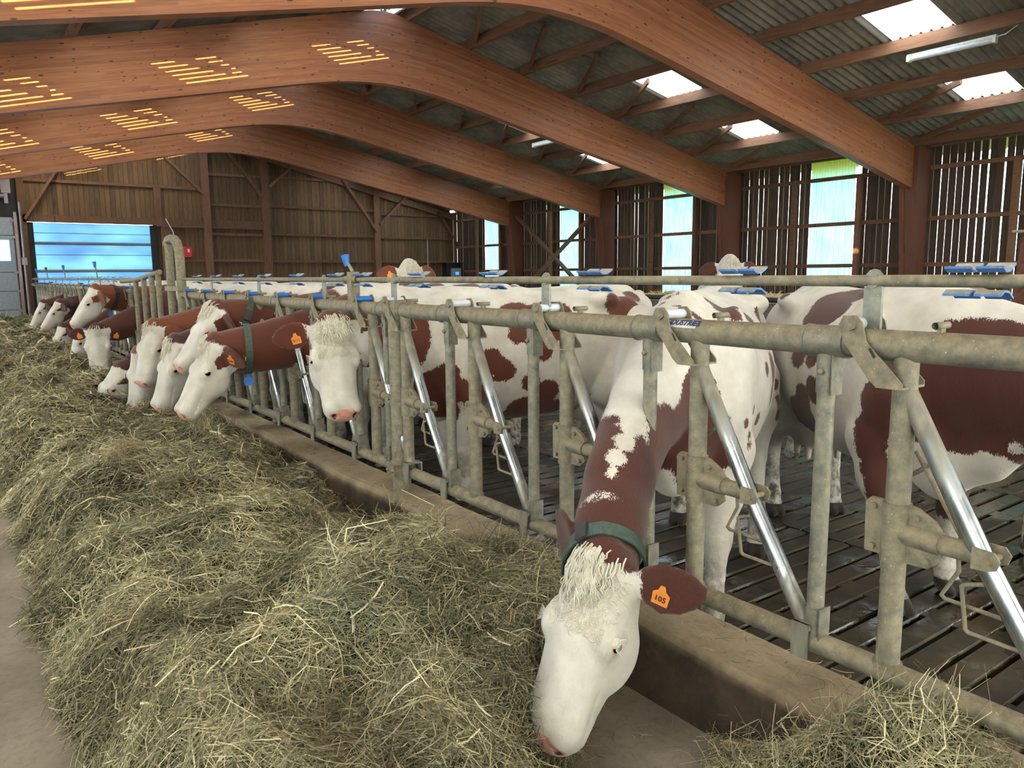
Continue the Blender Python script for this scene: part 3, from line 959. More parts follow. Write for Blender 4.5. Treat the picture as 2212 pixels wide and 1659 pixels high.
# printed label on the nearest main rail
lb = MB()
ya, yb_ = 2.005 - .075, 2.005 - .245
vs = []; fs = []
for i in range(7):
    th = math.radians(18 + 38 * i / 6)
    for yy in (ya, yb_):
        vs.append((-(RM + .0012) * math.cos(th), yy, ZM + (RM + .0012) * math.sin(th)))
for i in range(6): fs.append((2 * i, 2 * i + 1, 2 * i + 3, 2 * i + 2))
lab = lb.add(vs, fs, True).build('label', 'label_white', f1)
lab['label'] = 'white maker label with navy lettering'
def text_mesh(s, size, mat, shear=0.0, bold=.0, extrude=.0006):
    cu = D.curves.new('txt', 'FONT')
    cu.body = s; cu.size = size; cu.shear = shear; cu.offset = bold; cu.extrude = extrude
    cu.align_x = 'CENTER'; cu.align_y = 'CENTER'; cu.resolution_u = 3
    o = D.objects.new('txt', cu); COL.objects.link(o)
    dg = bpy.context.evaluated_depsgraph_get()
    me = D.meshes.new_from_object(o.evaluated_get(dg))
    D.objects.remove(o)
    me.materials.clear(); me.materials.append(M[mat])
    return me
tm = text_mesh('INDUSTRIES', .030, 'navy_ink', .25, .0006)
th = math.radians(40)
to = put('lettering', tm, lab)
# text x axis runs towards -Y, text y axis runs up the tube
xa = Vector((0, -1, 0)); za = Vector((-math.cos(th), 0, math.sin(th))); yax = za.cross(xa)
mm = Matrix((xa, yax, za)).transposed().to_4x4()
mm.translation = Vector((-(RM + .0035) * math.cos(th), 2.005 - .178, ZM + (RM + .0035) * math.sin(th)))
to.matrix_local = mm
eb = MB().ball((0, 0, 0), .013, 12, 6, (1, .8, .06)).build('emblem', 'navy_ink', lab)
mm2 = mm.copy(); mm2.translation = Vector((-(RM + .0015) * math.cos(th), 2.005 - .095, ZM + (RM + .0015) * math.sin(th)))
eb.matrix_local = mm2

# thick main post with clamps, between the first and second run
tp = tag(empty('main_post', (FX, POST_Y, 0)), 'thick galvanised post set into the curb between two fence runs', 'post')
MB().tube([(0, 0, .28), (0, 0, 1.44)], .056, 20).tube([(0, 0, .25), (0, 0, .30)], [.085, .06], 16).build('tube', 'tube', tp)
MB().tube([(0, 0, ZB - .035), (0, 0, ZB + .035)], .061, 20).box(-.02, .02, -.13, .13, ZB - .034, ZB + .034).box(-.075, .0, -.045, .045, ZB - .034, ZB + .034).build('clamp', 'bracket', tp)
for (yy) in (-.03, .03):
    MB().ball((-.078, yy, ZB), .012, 8, 5).build('bolt', 'bracket', tp)
MB().box(-.05, .05, -.07, .02, ZM - .05, ZM + .06).tube([(0, -.09, ZM), (0, .14, ZM)], .047, 14).tube([(-.03, .12, ZM - .06), (-.03, .12, ZM + .06)], .012, 8).build('coupler', 'bracket', tp)
# second run
posts2 = [POST_Y + .56 + STEP * k for k in range(0, 7)]
f2 = fence('second run of self-locking feed fence with blue rollers, cows feeding through it', POST_Y + .10, 9.08, posts2,
           [5.1, 6.5, 7.95], blue=True, detail=2)
# release lever at the near end of the second run's rail
lv = tag(empty('release_lever', (FX, 4.62, 0)), 'blue handled release lever at the end of the upper rail', 'lever')
MB().tube([(0, -.07, ZT), (0, .12, ZT)], .024, 12, caps=False).tube([(0, -.07, ZT), (0, .12, ZT)], .017, 12, caps=False).build('sleeve', 'bracket', lv)
MB().box(-.03, .03, -.03, .03, ZM + .03, ZT + .05).build('bracket', 'bracket', lv)
MB().tube([(0, 0, ZT + .05), (-.02, .045, ZT + .115)], .011, 8).build('rod', 'tube_clean', lv)
MB().tube([(-.02, .043, ZT + .085), (-.024, .062, ZT + .155)], [.018, .029], 6).build('grip', 'blue_plastic', lv)
# bent tube gate posts and the small sloping rail panel beside the passage
gp = tag(empty('bent_gate_tube', (FX, 9.9, 0)), 'dust-caked bent tube hoop standing above the passage in the fence', 'gate post')
MB().tube([(0, -.72, .1), (0, -.72, 1.80), (0, -.70, 1.90), (0, -.63, 1.98), (0, -.52, 2.02), (0, -.36, 2.03), (0, -.24, 2.02), (0, -.16, 1.97)], .052, 14).build('hoop_leg', 'tube', gp)
MB().tube([(0, -.22, .1), (0, -.22, 1.99)], .048, 14).build('hoop_leg', 'tube', gp)
MB().box(-.06, .06, -.79, -.15, 1.44, 1.49).build('clamp', 'bracket', gp)
pp = tag(empty('passage_panel', (FX, 0, 0)), 'low sloping tube panel with four uprights beside the bent gate tube', 'fence panel')
MB().tube([(0, 10.25, 1.66), (0, 11.7, 1.56), (0, 12.9, 1.54)], .032, 12).build('top_rail', 'tube', pp)
for y in (10.35, 10.75, 11.25, 11.8):
    MB().tube([(0, y, .35), (0, y, 1.655 - .055 * (y - 10.25))], .034, 12).build('upright', 'tube', pp)
# the far runs up to the gable
k = 0
for i, (a, c) in enumerate(((12.0, 17.4), (17.5, 22.9), (23.0, 28.3))):
    n = int((c - a - .3) / STEP)
    fence(['third run of feed fence, seen beyond the bent gate tube', 'fourth run of feed fence, far down the alley', 'last run of feed fence ending at the blue door'][i],
          a, c, [a + .5 + STEP * q for q in range(n)], [a + .25 + 1.35 * q for q in range(4)], blue=(i != 1), detail=1)
for y in (17.45, 22.95):
    tag(MB().tube([(0, 0, .25), (0, 0, 1.5)], .05, 12).tube([(0, 0, ZB - .03), (0, 0, ZB + .03)], .06, 12).build('main_post', 'tube', None, (FX, y, 0)),
        'round post in the far fence' if y < 20 else 'round post in the farthest part of the fence', 'post')
for i, y in enumerate((15.2, 19.8, 23.6, 26.4)):
    lv = tag(empty('release_lever', (FX, y, 0)), ['release lever above the third run of fence', 'small release lever in front of the blue door', 'far release lever on the fourth run', 'farthest release lever beside the door seal'][i], 'lever', None)
    MB().tube([(0, 0, ZT), (-.02, .05, ZT + .26)], .012, 8).build('rod', 'tube_clean', lv)
    MB().tube([(-.02, .045, ZT + .2), (-.024, .062, ZT + .3)], [.02, .032], 6).build('grip', 'blue_plastic' if i != 2 else 'collar_green', lv)
# ================================================================ cows: smooth-blended volumes polygonised with surface nets
f32 = np.float32
def _n(v): v = np.asarray(v, float); return v / np.linalg.norm(v)

def smin(a, b, k):
    h = np.clip(.5 + .5 * (b - a) / k, 0, 1)
    return b + (a - b) * h - k * h * (1 - h)

def d_ell(P, c, r, R=None):
    q = P - np.asarray(c, f32)
    if R is not None: q = q @ np.asarray(R, f32).T        # rows of R are the local axes
    r = np.asarray(r, f32)
    k0 = np.linalg.norm(q / r, axis=1)
    k1 = np.linalg.norm(q / (r * r), axis=1) + 1e-6
    return k0 * (k0 - 1) / k1

def d_cone(P, a, b, ra, rb, lat=None, ls=1.0):
    """round cone; lateral axis 'lat' squeezed by factor ls"""
    a = np.asarray(a, f32); b = np.asarray(b, f32)
    ab = b - a
    pa = P - a
    if lat is not None:
        l = np.asarray(lat, f32)
        pa = pa + np.outer((pa @ l) * (ls - 1), l).astype(f32)
    t = np.clip((pa @ ab) / max(float(ab @ ab), 1e-8), 0, 1)
    d = np.linalg.norm(pa - t[:, None] * ab, axis=1) - (ra + (rb - ra) * t)
    return d / (ls if ls > 1 else 1)

def d_loft(u, s, n, tab, p=2.3):
    """tube along u with table rows (u, half width, n_low, n_high)"""
    T = np.asarray(tab, float)
    w = np.interp(u, T[:, 0], T[:, 1]); lo = np.interp(u, T[:, 0], T[:, 2]); hi = np.interp(u, T[:, 0], T[:, 3])
    h = (hi - lo) / 2; c = (hi + lo) / 2
    a = np.abs(s) / w; b = np.abs(n - c) / h
    e = (a ** p + b ** p) ** (1 / p)
    d = (e - 1) * np.minimum(w, h)
    over = np.maximum(np.maximum(T[0, 0] - u, u - T[-1, 0]), 0)
    return np.where(over > 0, np.sqrt(np.maximum(d, 0) ** 2 + over ** 2) + np.minimum(d, 0) * 0, d).astype(f32)

TRUNK = [(-.90, .10, 1.18, 1.36), (-.86, .17, 1.08, 1.395), (-.76, .235, .90, 1.425), (-.60, .275, .74, 1.445), (-.40, .315, .64, 1.452),
         (-.10, .365, .56, 1.425), (.18, .355, .555, 1.41), (.42, .305, .60, 1.425), (.60, .255, .66, 1.43), (.76, .20, .72, 1.36), (.86, .13, .80, 1.25)]
HEAD = [(-.035, .055, -.105, .000), (.0, .086, -.135, .022), (.05, .108, -.170, .020), (.12, .118, -.205, .016), (.19, .124, -.238, .012), (.25, .120, -.252, .008), (.31, .108, -.244, .000),
        (.37, .097, -.214, -.010), (.43, .091, -.192, -.018), (.47, .093, -.180, -.022), (.510, .095, -.168, -.028), (.535, .083, -.158, -.040), (.553, .068, -.142, -.056), (.566, .046, -.125, -.074), (.572, .022, -.11, -.09)]

HW = 1.14            # breadth of the head

def surface_nets(vals, origin, h):
    s = vals < 0
    nx, ny, nz = vals.shape
    cs = s[:-1, :-1, :-1].astype(np.int8)
    cnt = np.zeros((nx - 1, ny - 1, nz - 1), np.int8)
    for dx in (0, 1):
        for dy in (0, 1):
            for dz in (0, 1):
                cnt += s[dx:nx - 1 + dx, dy:ny - 1 + dy, dz:nz - 1 + dz]
    act = (cnt > 0) & (cnt < 8)
    ci = np.argwhere(act)
    idx = -np.ones(act.shape, np.int64)
    idx[act] = np.arange(len(ci))
    acc = np.zeros((len(ci), 3)); num = np.zeros(len(ci))
    cor = [(a, b, c) for a in (0, 1) for b in (0, 1) for c in (0, 1)]
    cv = {c: vals[ci[:, 0] + c[0], ci[:, 1] + c[1], ci[:, 2] + c[2]] for c in cor}
    for a in cor:
        for ax in range(3):
            if a[ax] == 0:
                b = list(a); b[ax] = 1; b = tuple(b)
                va, vb = cv[a], cv[b]
                m_ = (va < 0) != (vb < 0)
                t = np.where(m_, va / np.where(m_, va - vb, 1), 0)
                p = np.zeros((len(ci), 3)); p += a
                p[:, ax] += t
                acc += p * m_[:, None]; num += m_
    V = (ci + acc / num[:, None]) * h + origin
    F = []
    for ax in range(3):
        sl0 = [slice(None)] * 3; sl1 = [slice(None)] * 3
        sl0[ax] = slice(0, -1); sl1[ax] = slice(1, None)
        ch = s[tuple(sl0)] != s[tuple(sl1)]
        e = np.argwhere(ch)
        o1, o2 = [(1, 2), (2, 0), (0, 1)][ax]
        ok = (e[:, o1] > 0) & (e[:, o2] > 0) & (e[:, o1] < vals.shape[o1] - 1) & (e[:, o2] < vals.shape[o2] - 1)
        e = e[ok]
        def cell(d1, d2):
            q = e.copy(); q[:, o1] -= d1; q[:, o2] -= d2
            return idx[q[:, 0], q[:, 1], q[:, 2]]
        q = np.stack([cell(1, 1), cell(0, 1), cell(0, 0), cell(1, 0)], 1)
        fl = s[e[:, 0], e[:, 1], e[:, 2]]
        q = np.where(fl[:, None], q, q[:, ::-1])
        F.append(q)
    F = np.concatenate(F)
    F = F[(F >= 0).all(1)]
    return V, F

def rotm(axis, ang):
    return np.array(Matrix.Rotation(ang, 3, Vector(axis)))

class Cow:
    """all geometry in the cow's own frame: x forward, y to its left, z up, origin on the floor under the middle of the trunk"""
    def __init__(s, poll, az, pitch, roll=0.0, S=1.04, ear=(0.0, 0.0), earfwd=0.15, legs=None, hs=1.0, neck=1.0, tailsw=0.0, mid=None, dewlap=0.0):
        s.dewlap = dewlap
        s.S = S
        up = np.array([0, 0, 1.0])
        hd = np.array([math.cos(az), math.sin(az), 0])
        a = hd * math.cos(pitch) - up * math.sin(pitch)
        n = hd * math.sin(pitch) + up * math.cos(pitch)
        l = np.cross(n, a)
        R = rotm(a, roll)
        s.a, s.n, s.l = a, R @ n, R @ l
        s.poll = np.asarray(poll, float)
        s.hs = hs
        s.ear, s.earfwd = ear, earfwd
        s.HR = np.stack([s.a, s.l, s.n])
        P0 = np.array([.50, 0, 1.10]) * S
        P3 = s.hp(.045, 0, -.085)
        d = _n(P3 - P0)
        nb = _n(.8 * d + .35 * s.n + .1 * (-s.a))
        P1 = P0 + np.array([.30, 0, .10]) * S * .9
        P2 = P3 - nb * .24 * S
        if mid is not None: P2 = np.asarray(mid, float)
        T = np.linspace(0, 1, 9)
        s.neck = [(1 - t) ** 3 * P0 + 3 * (1 - t) ** 2 * t * P1 + 3 * (1 - t) * t * t * P2 + t ** 3 * P3 for t in T]
        s.neckr = [np.interp(t, [0, .25, .5, .75, 1], [.31, .235, .185, .158, .130]) * S * neck for t in T]
        s.legs = legs or {}
    def hp(s, u, l, n):
        k = s.hs
        return s.poll + (s.a * u + s.l * l * HW + s.n * n) * k
    def head_uvn(s, P):
        q = (P - s.poll.astype(f32)) @ s.HR.T.astype(f32) / s.hs
        return q[:, 0], q[:, 1] / f32(HW), q[:, 2]
    def ear_axes(s, sd):
        ev = s.ear[0 if sd > 0 else 1] if isinstance(s.ear[0], tuple) else s.ear
        dr, tw = ev[:2]; sw = ev[2] if len(ev) > 2 else .32
        e = _n(s.l * sd * math.cos(dr) - s.n * sw - s.a * 0.0 + np.array([0, 0, -1.0]) * math.sin(dr))
        f = _n(s.n * .9 + s.a * .35)
        f = _n(f - e * (f @ e))
        f = rotm(e, tw * sd) @ f                                 # open side of the ear
        g = np.cross(e, f)
        return e, g, f
    def prims(s):
        """list of (fn, centre, radius bound, k) in order"""
        S = s.S
        L = []
        def cone(a, b, ra, rb, k=.05, lat=None, ls=1.0, grp='body'):
            a = np.asarray(a, float); b = np.asarray(b, float)
            c = (a + b) / 2; rad = np.linalg.norm(b - a) / 2 + max(ra, rb) + .14
            L.append((lambda P, a=a, b=b, ra=ra, rb=rb, lat=lat, ls=ls: d_cone(P, a, b, ra, rb, lat, ls), c, rad, k, grp))
        def ell(c, r, k=.05, R=None, grp='body', bnd=.16):
            c = np.asarray(c, float)
            L.append((lambda P, c=c, r=r, R=R: d_ell(P, c, r, R), c, max(r) + bnd, k, grp))
        def trunk(P):
            q = P / S
            x, y, z = q[:, 0], q[:, 1], q[:, 2]
            T = np.asarray(TRUNK)
            c = (np.interp(x, T[:, 0], T[:, 2]) + np.interp(x, T[:, 0], T[:, 3])) / 2
            h = (np.interp(x, T[:, 0], T[:, 3]) - np.interp(x, T[:, 0], T[:, 2])) / 2
            v = np.clip((z - c) / h, -1.3, 1.3)
            y2 = y * (1 + .20 * np.maximum(v, 0) ** 2 - .03 * v)
            return d_loft(x, y2, z, TRUNK, 2.25) * S
        L.append((trunk, np.array([-.02, 0, 1.0]) * S, 1.25 * S, .03, 'body'))
        sc = lambda *p: np.array(p) * S
        cone(sc(-.74, 0, 1.40), sc(.1, 0, 1.385), .05 * S, .05 * S, .05)
        cone(sc(.1, 0, 1.385), sc(.56, 0, 1.40), .05 * S, .055 * S, .06)
        for y in (-1, 1):
            ell(sc(-.43, .235 * y, 1.365), sc(.11, .065, .05), .08)           # hook bones
            ell(sc(-.84, .10 * y, 1.31), sc(.06, .045, .05), .05)             # pin bones
            ell(sc(-.62, .185 * y, 1.02), sc(.23, .12, .34), .07)             # thigh
            ell(sc(.50, .215 * y, 1.06), sc(.17, .09, .33), .08)              # shoulder blade
            cone(sc(.66, .17 * y, .98), sc(.56, .215 * y, .76), .12 * S, .10 * S, .07)
        ell(sc(.70, 0, .74), sc(.17, .13, .17), .09)                           # brisket
        ell(sc(-.50, 0, .63), sc(.24, .19, .17), .06)                          # udder
        for x, y in ((-.42, .09), (-.42, -.09), (-.58, .09), (-.58, -.09)):
            cone(sc(x, y, .52), sc(x, y, .43), .025 * S, .018 * S, .02)
        for key, y, fr in (('fl', 1, 1), ('fr', -1, 1), ('hl', 1, 0), ('hr', -1, 0)):
            dx, dy, lift = s.legs.get(key, (0, 0, 0))
            if fr:
                J = [(.56, .215 * y, .76), (.55 + dx * .25, .20 * y + dy * .3, .58), (.57 + dx * .55, .185 * y + dy * .6, .40), (.56 + dx * .95, .18 * y + dy, .12 + lift), (.585 + dx, .18 * y + dy, .045 + lift)]
                Rr = [.105, .082, .058, .047, .052]
                Rm = .040
            else:
                J = [(-.58, .20 * y, .92), (-.50, .225 * y, .76), (-.72 + dx * .5, .20 * y + dy * .5, .50), (-.69 + dx * .9, .195 * y + dy, .13 + lift), (-.665 + dx, .195 * y + dy, .045 + lift)]
                Rr = [.17, .145, .063, .05, .054]
                Rm = .042
            J = [np.array(j) * S for j in J]
            for i in range(4):
                if i == 2 and True:
                    mid = (J[2] + J[3]) / 2
                    cone(J[2], mid, Rr[2] * S, Rm * S, .03, grp='leg'); cone(mid, J[3], Rm * S, Rr[3] * S, .02, grp='leg')
                else:
                    cone(J[i], J[i + 1], Rr[i] * S, Rr[i + 1] * S, .05 if i < 2 else .02, grp='leg')
            ft = J[4]
            for q in (-1, 1):
                cone(ft + np.array([.0, .022 * q, .015]) * S, ft + np.array([.075, .026 * q, -.018]) * S, .036 * S, .026 * S, .012, grp='leg')
        # tail
        tp = [sc(-.86, 0, 1.37), sc(-.945, .0, 1.26), sc(-.955, .01, 1.0), sc(-.94, .02, .72), sc(-.945, .03, .45)]
        tr = [.045, .034, .025, .02, .022]
        for i in range(4): cone(tp[i], tp[i + 1], tr[i] * S, tr[i + 1] * S, .02, grp='leg')
        cone(tp[4], tp[4] + sc(.0, 0, -.12), .03 * S, .05 * S, .03, grp='leg')
        # neck
        for i in range(8):
            d = _n(s.neck[i + 1] - s.neck[i])
            lat = np.cross(d, [0, 0, 1.0]); ln = np.linalg.norm(lat)
            t = i / 7
            lat = lat / ln if ln > .25 else s.l
            if i >= 6: lat = _n(lat + s.l * np.sign(lat @ s.l) * (1 if i == 7 else .5))
            cone(s.neck[i], s.neck[i + 1], s.neckr[i], s.neckr[i + 1], .05, lat, 1.5 if i < 6 else 1.35, grp='neck')
        if s.dewlap:
            a_ = s.neck[4] + np.array([0, 0, -.13]); b_ = np.array([.78, 0, .70 - .06 * s.dewlap]) * S
            cone(b_, (a_ + b_) / 2 + np.array([0, 0, -.07 * s.dewlap]), .15 * S, .10 * S, .08, np.array([0, 1.0, 0]), 1.7)
            cone((a_ + b_) / 2 + np.array([0, 0, -.07 * s.dewlap]), a_, .10 * S, .07 * S, .08, np.array([0, 1.0, 0]), 1.7)
        # head
        ph = 1.0
        def head(P):
            u, l, n = s.head_uvn(P)
            lo = np.interp(u, [r[0] for r in HEAD], [r[2] for r in HEAD]); hi = np.interp(u, [r[0] for r in HEAD], [r[3] for r in HEAD])
            v = np.clip((hi - n) / (hi - lo), 0, 1)
            nar = np.interp(u, [0, .15, .3, .45, .55], [.25, .42, .40, .12, .15])
            l2 = l * (1 + nar * v ** 1.5 * 1.0)
            return d_loft(u, l2, n, HEAD, 2.5) * s.hs
        L.append((head, s.hp(.25, 0, -.09), .52 * s.hs, .035, 'head'))
        hs = s.hs
        for y in (-1, 1):
            ell(s.hp(.222, .093 * y, -.040), np.array([.056, .032, .042]) * hs, .022, s.HR, 'head')     # orbit
            ell(s.hp(.25, .074 * y, -.15), np.array([.10, .034, .08]) * hs, .03, s.HR, 'head')           # cheek
            ell(s.hp(.512, .054 * y, -.062), np.array([.036, .034, .032]) * hs, .02, s.HR, 'head')       # nostril wing
        ell(s.hp(.495, 0, -.138), np.array([.06, .062, .034]) * hs, .025, s.HR, 'head')                  # lower lip, chin
        cone(s.hp(.16, 0, -.012), s.hp(.46, 0, -.050), .034 * hs, .030 * hs, .03, grp='head')              # bridge of the nose
        ell(s.hp(.005, 0, .004), np.array([.06, .062, .036]) * hs, .03, s.HR, 'head')                    # poll knob
        return L
    def ears(s):
        out = []
        for sd in (1, -1):
            e, g, f = s.ear_axes(sd)
            base = s.hp(.045, .098 * sd, -.055)
            out.append((base, e, g, f))
        return out
    def sdf(s, P, tags=False):
        P = P.astype(f32)
        d = np.full(len(P), 9.0, f32)
        for fn, c, rad, k, grp in s._pr:
            m_ = ((P - c.astype(f32)) ** 2).sum(1) < rad * rad
            if m_.any():
                q = P[m_]
                d[m_] = smin(d[m_], fn(q).astype(f32), k)
        hs = s.hs
        # nostrils and mouth are cut in; ears are added last so they stay crisp
        m_ = ((P - s.hp(.4, 0, -.08).astype(f32)) ** 2).sum(1) < (.3 * hs) ** 2
        if m_.any():
            q = P[m_]; dd = d[m_]
            for y in (-1, 1):
                no = d_ell(q, s.hp(.550, .050 * y, -.072), np.array([.024, .014, .018]) * hs, s.HR)
                dd = -smin(-dd, no, .008)
            d[m_] = dd
            u, l, n = s.head_uvn(q)
            gr = np.exp(-((n + .118 - .03 * np.clip((.52 - u) / .2, 0, 1)) / .006) ** 2) * ((u > .36) & (u < .56)) * .006
            d[m_] += gr.astype(f32) * hs
        for (base, e, g, f) in s.ears():
            c = base + e * .105 * hs
            m_ = ((P - c.astype(f32)) ** 2).sum(1) < (.24 * hs) ** 2
            if m_.any():
                q = (P[m_] - base.astype(f32)) / hs
                x = q @ e.astype(f32); y = q @ g.astype(f32); z = q @ f.astype(f32)
                w = np.interp(x, [-.03, .0, .03, .075, .13, .175, .2], [.02, .032, .058, .078, .074, .052, .022])
                bend = z + 1.7 * y * y * np.interp(x, [0, .2], [2.4, 1.0]) * -1 + .015
                th = np.interp(x, [0, .04, .12, .2], [.030, .022, .015, .011])
                e1 = ((np.abs(y) / w) ** 2.2 + (np.abs(bend) / th) ** 2.2) ** (1 / 2.2)
                de = (e1 - 1) * np.minimum(w, th) * .9
                over = np.maximum(np.maximum(-.03 - x, x - .207), 0)
                de = np.where(over > 0, np.maximum(de, 0) + over, de)
                d[m_] = smin(d[m_], (de * hs).astype(f32), .014)
        return d
    def bounds(s):
        S = s.S
        pts = [np.array([-1.08, -.46, -.03]) * S, np.array([.95, .46, 1.55]) * S, s.poll + .3, s.poll - .3, s.hp(.62, 0, 0) + .12, s.hp(.62, 0, 0) - .12]
        pts += [q + .26 for q in s.neck[2:]] + [q - .26 for q in s.neck[2:]]
        for (dx, dy, _) in s.legs.values():
            pts += [np.array([.75 + dx, .3 + dy, 0]), np.array([-.85 + dx, -.3 + dy, 0])]
        for (b, e, g, f) in s.ears(): pts += [b + e * .25]
        A = np.array(pts); lo = A.min(0) - .03; hi = A.max(0) + .03
        lo[2] = max(lo[2], -.06)
        return lo, hi
    def mesh(s, h):
        s._pr = s.prims()
        lo, hi = s.bounds()
        B = 4
        n = np.ceil((hi - lo) / (h * B)).astype(int) + 1
        # coarse pass
        g = [lo[i] + np.arange(n[i] + 1) * h * B for i in range(3)]
        X = np.stack(np.meshgrid(*g, indexing='ij'), -1).reshape(-1, 3)
        dc = s.sdf(X).reshape(n + 1)
        near = np.abs(dc) < h * B * 2.3
        cell = np.zeros(n, bool)
        for a in (0, 1):
            for b in (0, 1):
                for c in (0, 1):
                    cell |= near[a:n[0] + a, b:n[1] + b, c:n[2] + c]
        N = n * B
        # fine grid initialised from the coarse signs
        sgn = np.where(dc[:-1, :-1, :-1] < 0, -1.0, 1.0).astype(f32)
        vals = np.repeat(np.repeat(np.repeat(sgn, B, 0), B, 1), B, 2)
        act = np.repeat(np.repeat(np.repeat(cell, B, 0), B, 1), B, 2)
        ii = np.argwhere(act)
        P = (ii * h + lo).astype(f32)
        vals[act] = s.sdf(P)
        V, F = surface_nets(vals, lo, h)
        # one projection step sharpens the fit
        eps = h * .5
        d0 = s.sdf(V)
        G = np.stack([s.sdf(V + np.eye(3)[i] * eps) - d0 for i in range(3)], 1) / eps
        gl = np.maximum((G ** 2).sum(1), .2)
        V = V - np.clip(d0 / gl, -h, h)[:, None] * G
        return V, F

def blob_field(V, blobs):
    """signed field from spheres: brown spheres (r>0) joined, white spheres (r<0) cut out in order"""
    f = np.full(len(V), -.5)
    for x, y, z, r in blobs:
        d = np.linalg.norm(V - (x, y, z), axis=1)
        if r > 0: f = -smin(-f, -(r - d), .03)
        else: f = np.minimum(f, d + r)
    return f
def band_ring(cw, t, width, thick, tilt=0.0, npt=40):
    """closed strap around the neck at curve parameter t"""
    k = t * 8; i = min(int(k), 7); fr = k - i
    c = cw.neck[i] * (1 - fr) + cw.neck[i + 1] * fr
    d = _n(cw.neck[min(i + 1, 8)] - cw.neck[max(i - 0, 0)])
    x = _n(np.cross(d, [0, 0, 1.0])) if abs(d[2]) < .95 else _n(cw.l)
    y = np.cross(x, d)
    d = _n(d + y * tilt); y = _n(np.cross(x, d))
    rows = []
    for off in (-width / 2, 0, width / 2):
        ang = np.linspace(0, 2 * np.pi, npt, endpoint=False)
        dirs = np.outer(np.cos(ang), x) + np.outer(np.sin(ang), y)
        rr = np.linspace(.06, .42, 46)
        P = (c + d * off)[None, None] + dirs[:, None] * rr[None, :, None]
        v = cw.sdf(P.reshape(-1, 3)).reshape(npt, -1)
        out = np.array([rr[np.argmax(q > 0)] if (q > 0).any() else .2 for q in v])
        rows.append(out)
    R = np.max(rows, 0)
    R = np.minimum(R, np.median(R) * 1.55)
    for _ in range(3): R = np.maximum(R, (np.roll(R, 1) + np.roll(R, -1)) / 2)
    ang = np.linspace(0, 2 * np.pi, npt, endpoint=False)
    vs = []; fs = []
    for k in range(npt):
        u = math.cos(ang[k]) * x + math.sin(ang[k]) * y
        for rad, o in ((R[k], -width / 2), (R[k] + thick, -width / 2), (R[k] + thick, width / 2), (R[k], width / 2)):
            vs.append(c + u * rad + d * o)
    for k in range(npt):
        q = (k + 1) % npt
        for j in range(4):
            fs.append((k * 4 + j, k * 4 + (j + 1) % 4, q * 4 + (j + 1) % 4, q * 4 + j))
    return vs, fs, c, d, x, y, R

def frame_mat(o, x, y, z):
    m_ = Matrix((Vector(x), Vector(y), Vector(z))).transposed().to_4x4()
    m_.translation = Vector(o)
    return m_

TAG_POLY = [(-.024, -.032), (.024, -.032), (.026, .004), (.012, .014), (.007, .030), (-.007, .030), (-.012, .014), (-.026, .004)]
TAG_ME = MB().prism(TAG_POLY, -.0015, .0015, 2).mesh('ear_tag', 'orange_tag')
DIGITS = {}
def digits(txt):
    if txt not in DIGITS: DIGITS[txt] = text_mesh(txt, .024 if len(txt) < 4 else .019, 'tag_ink', 0, .0004)
    return DIGITS[txt]

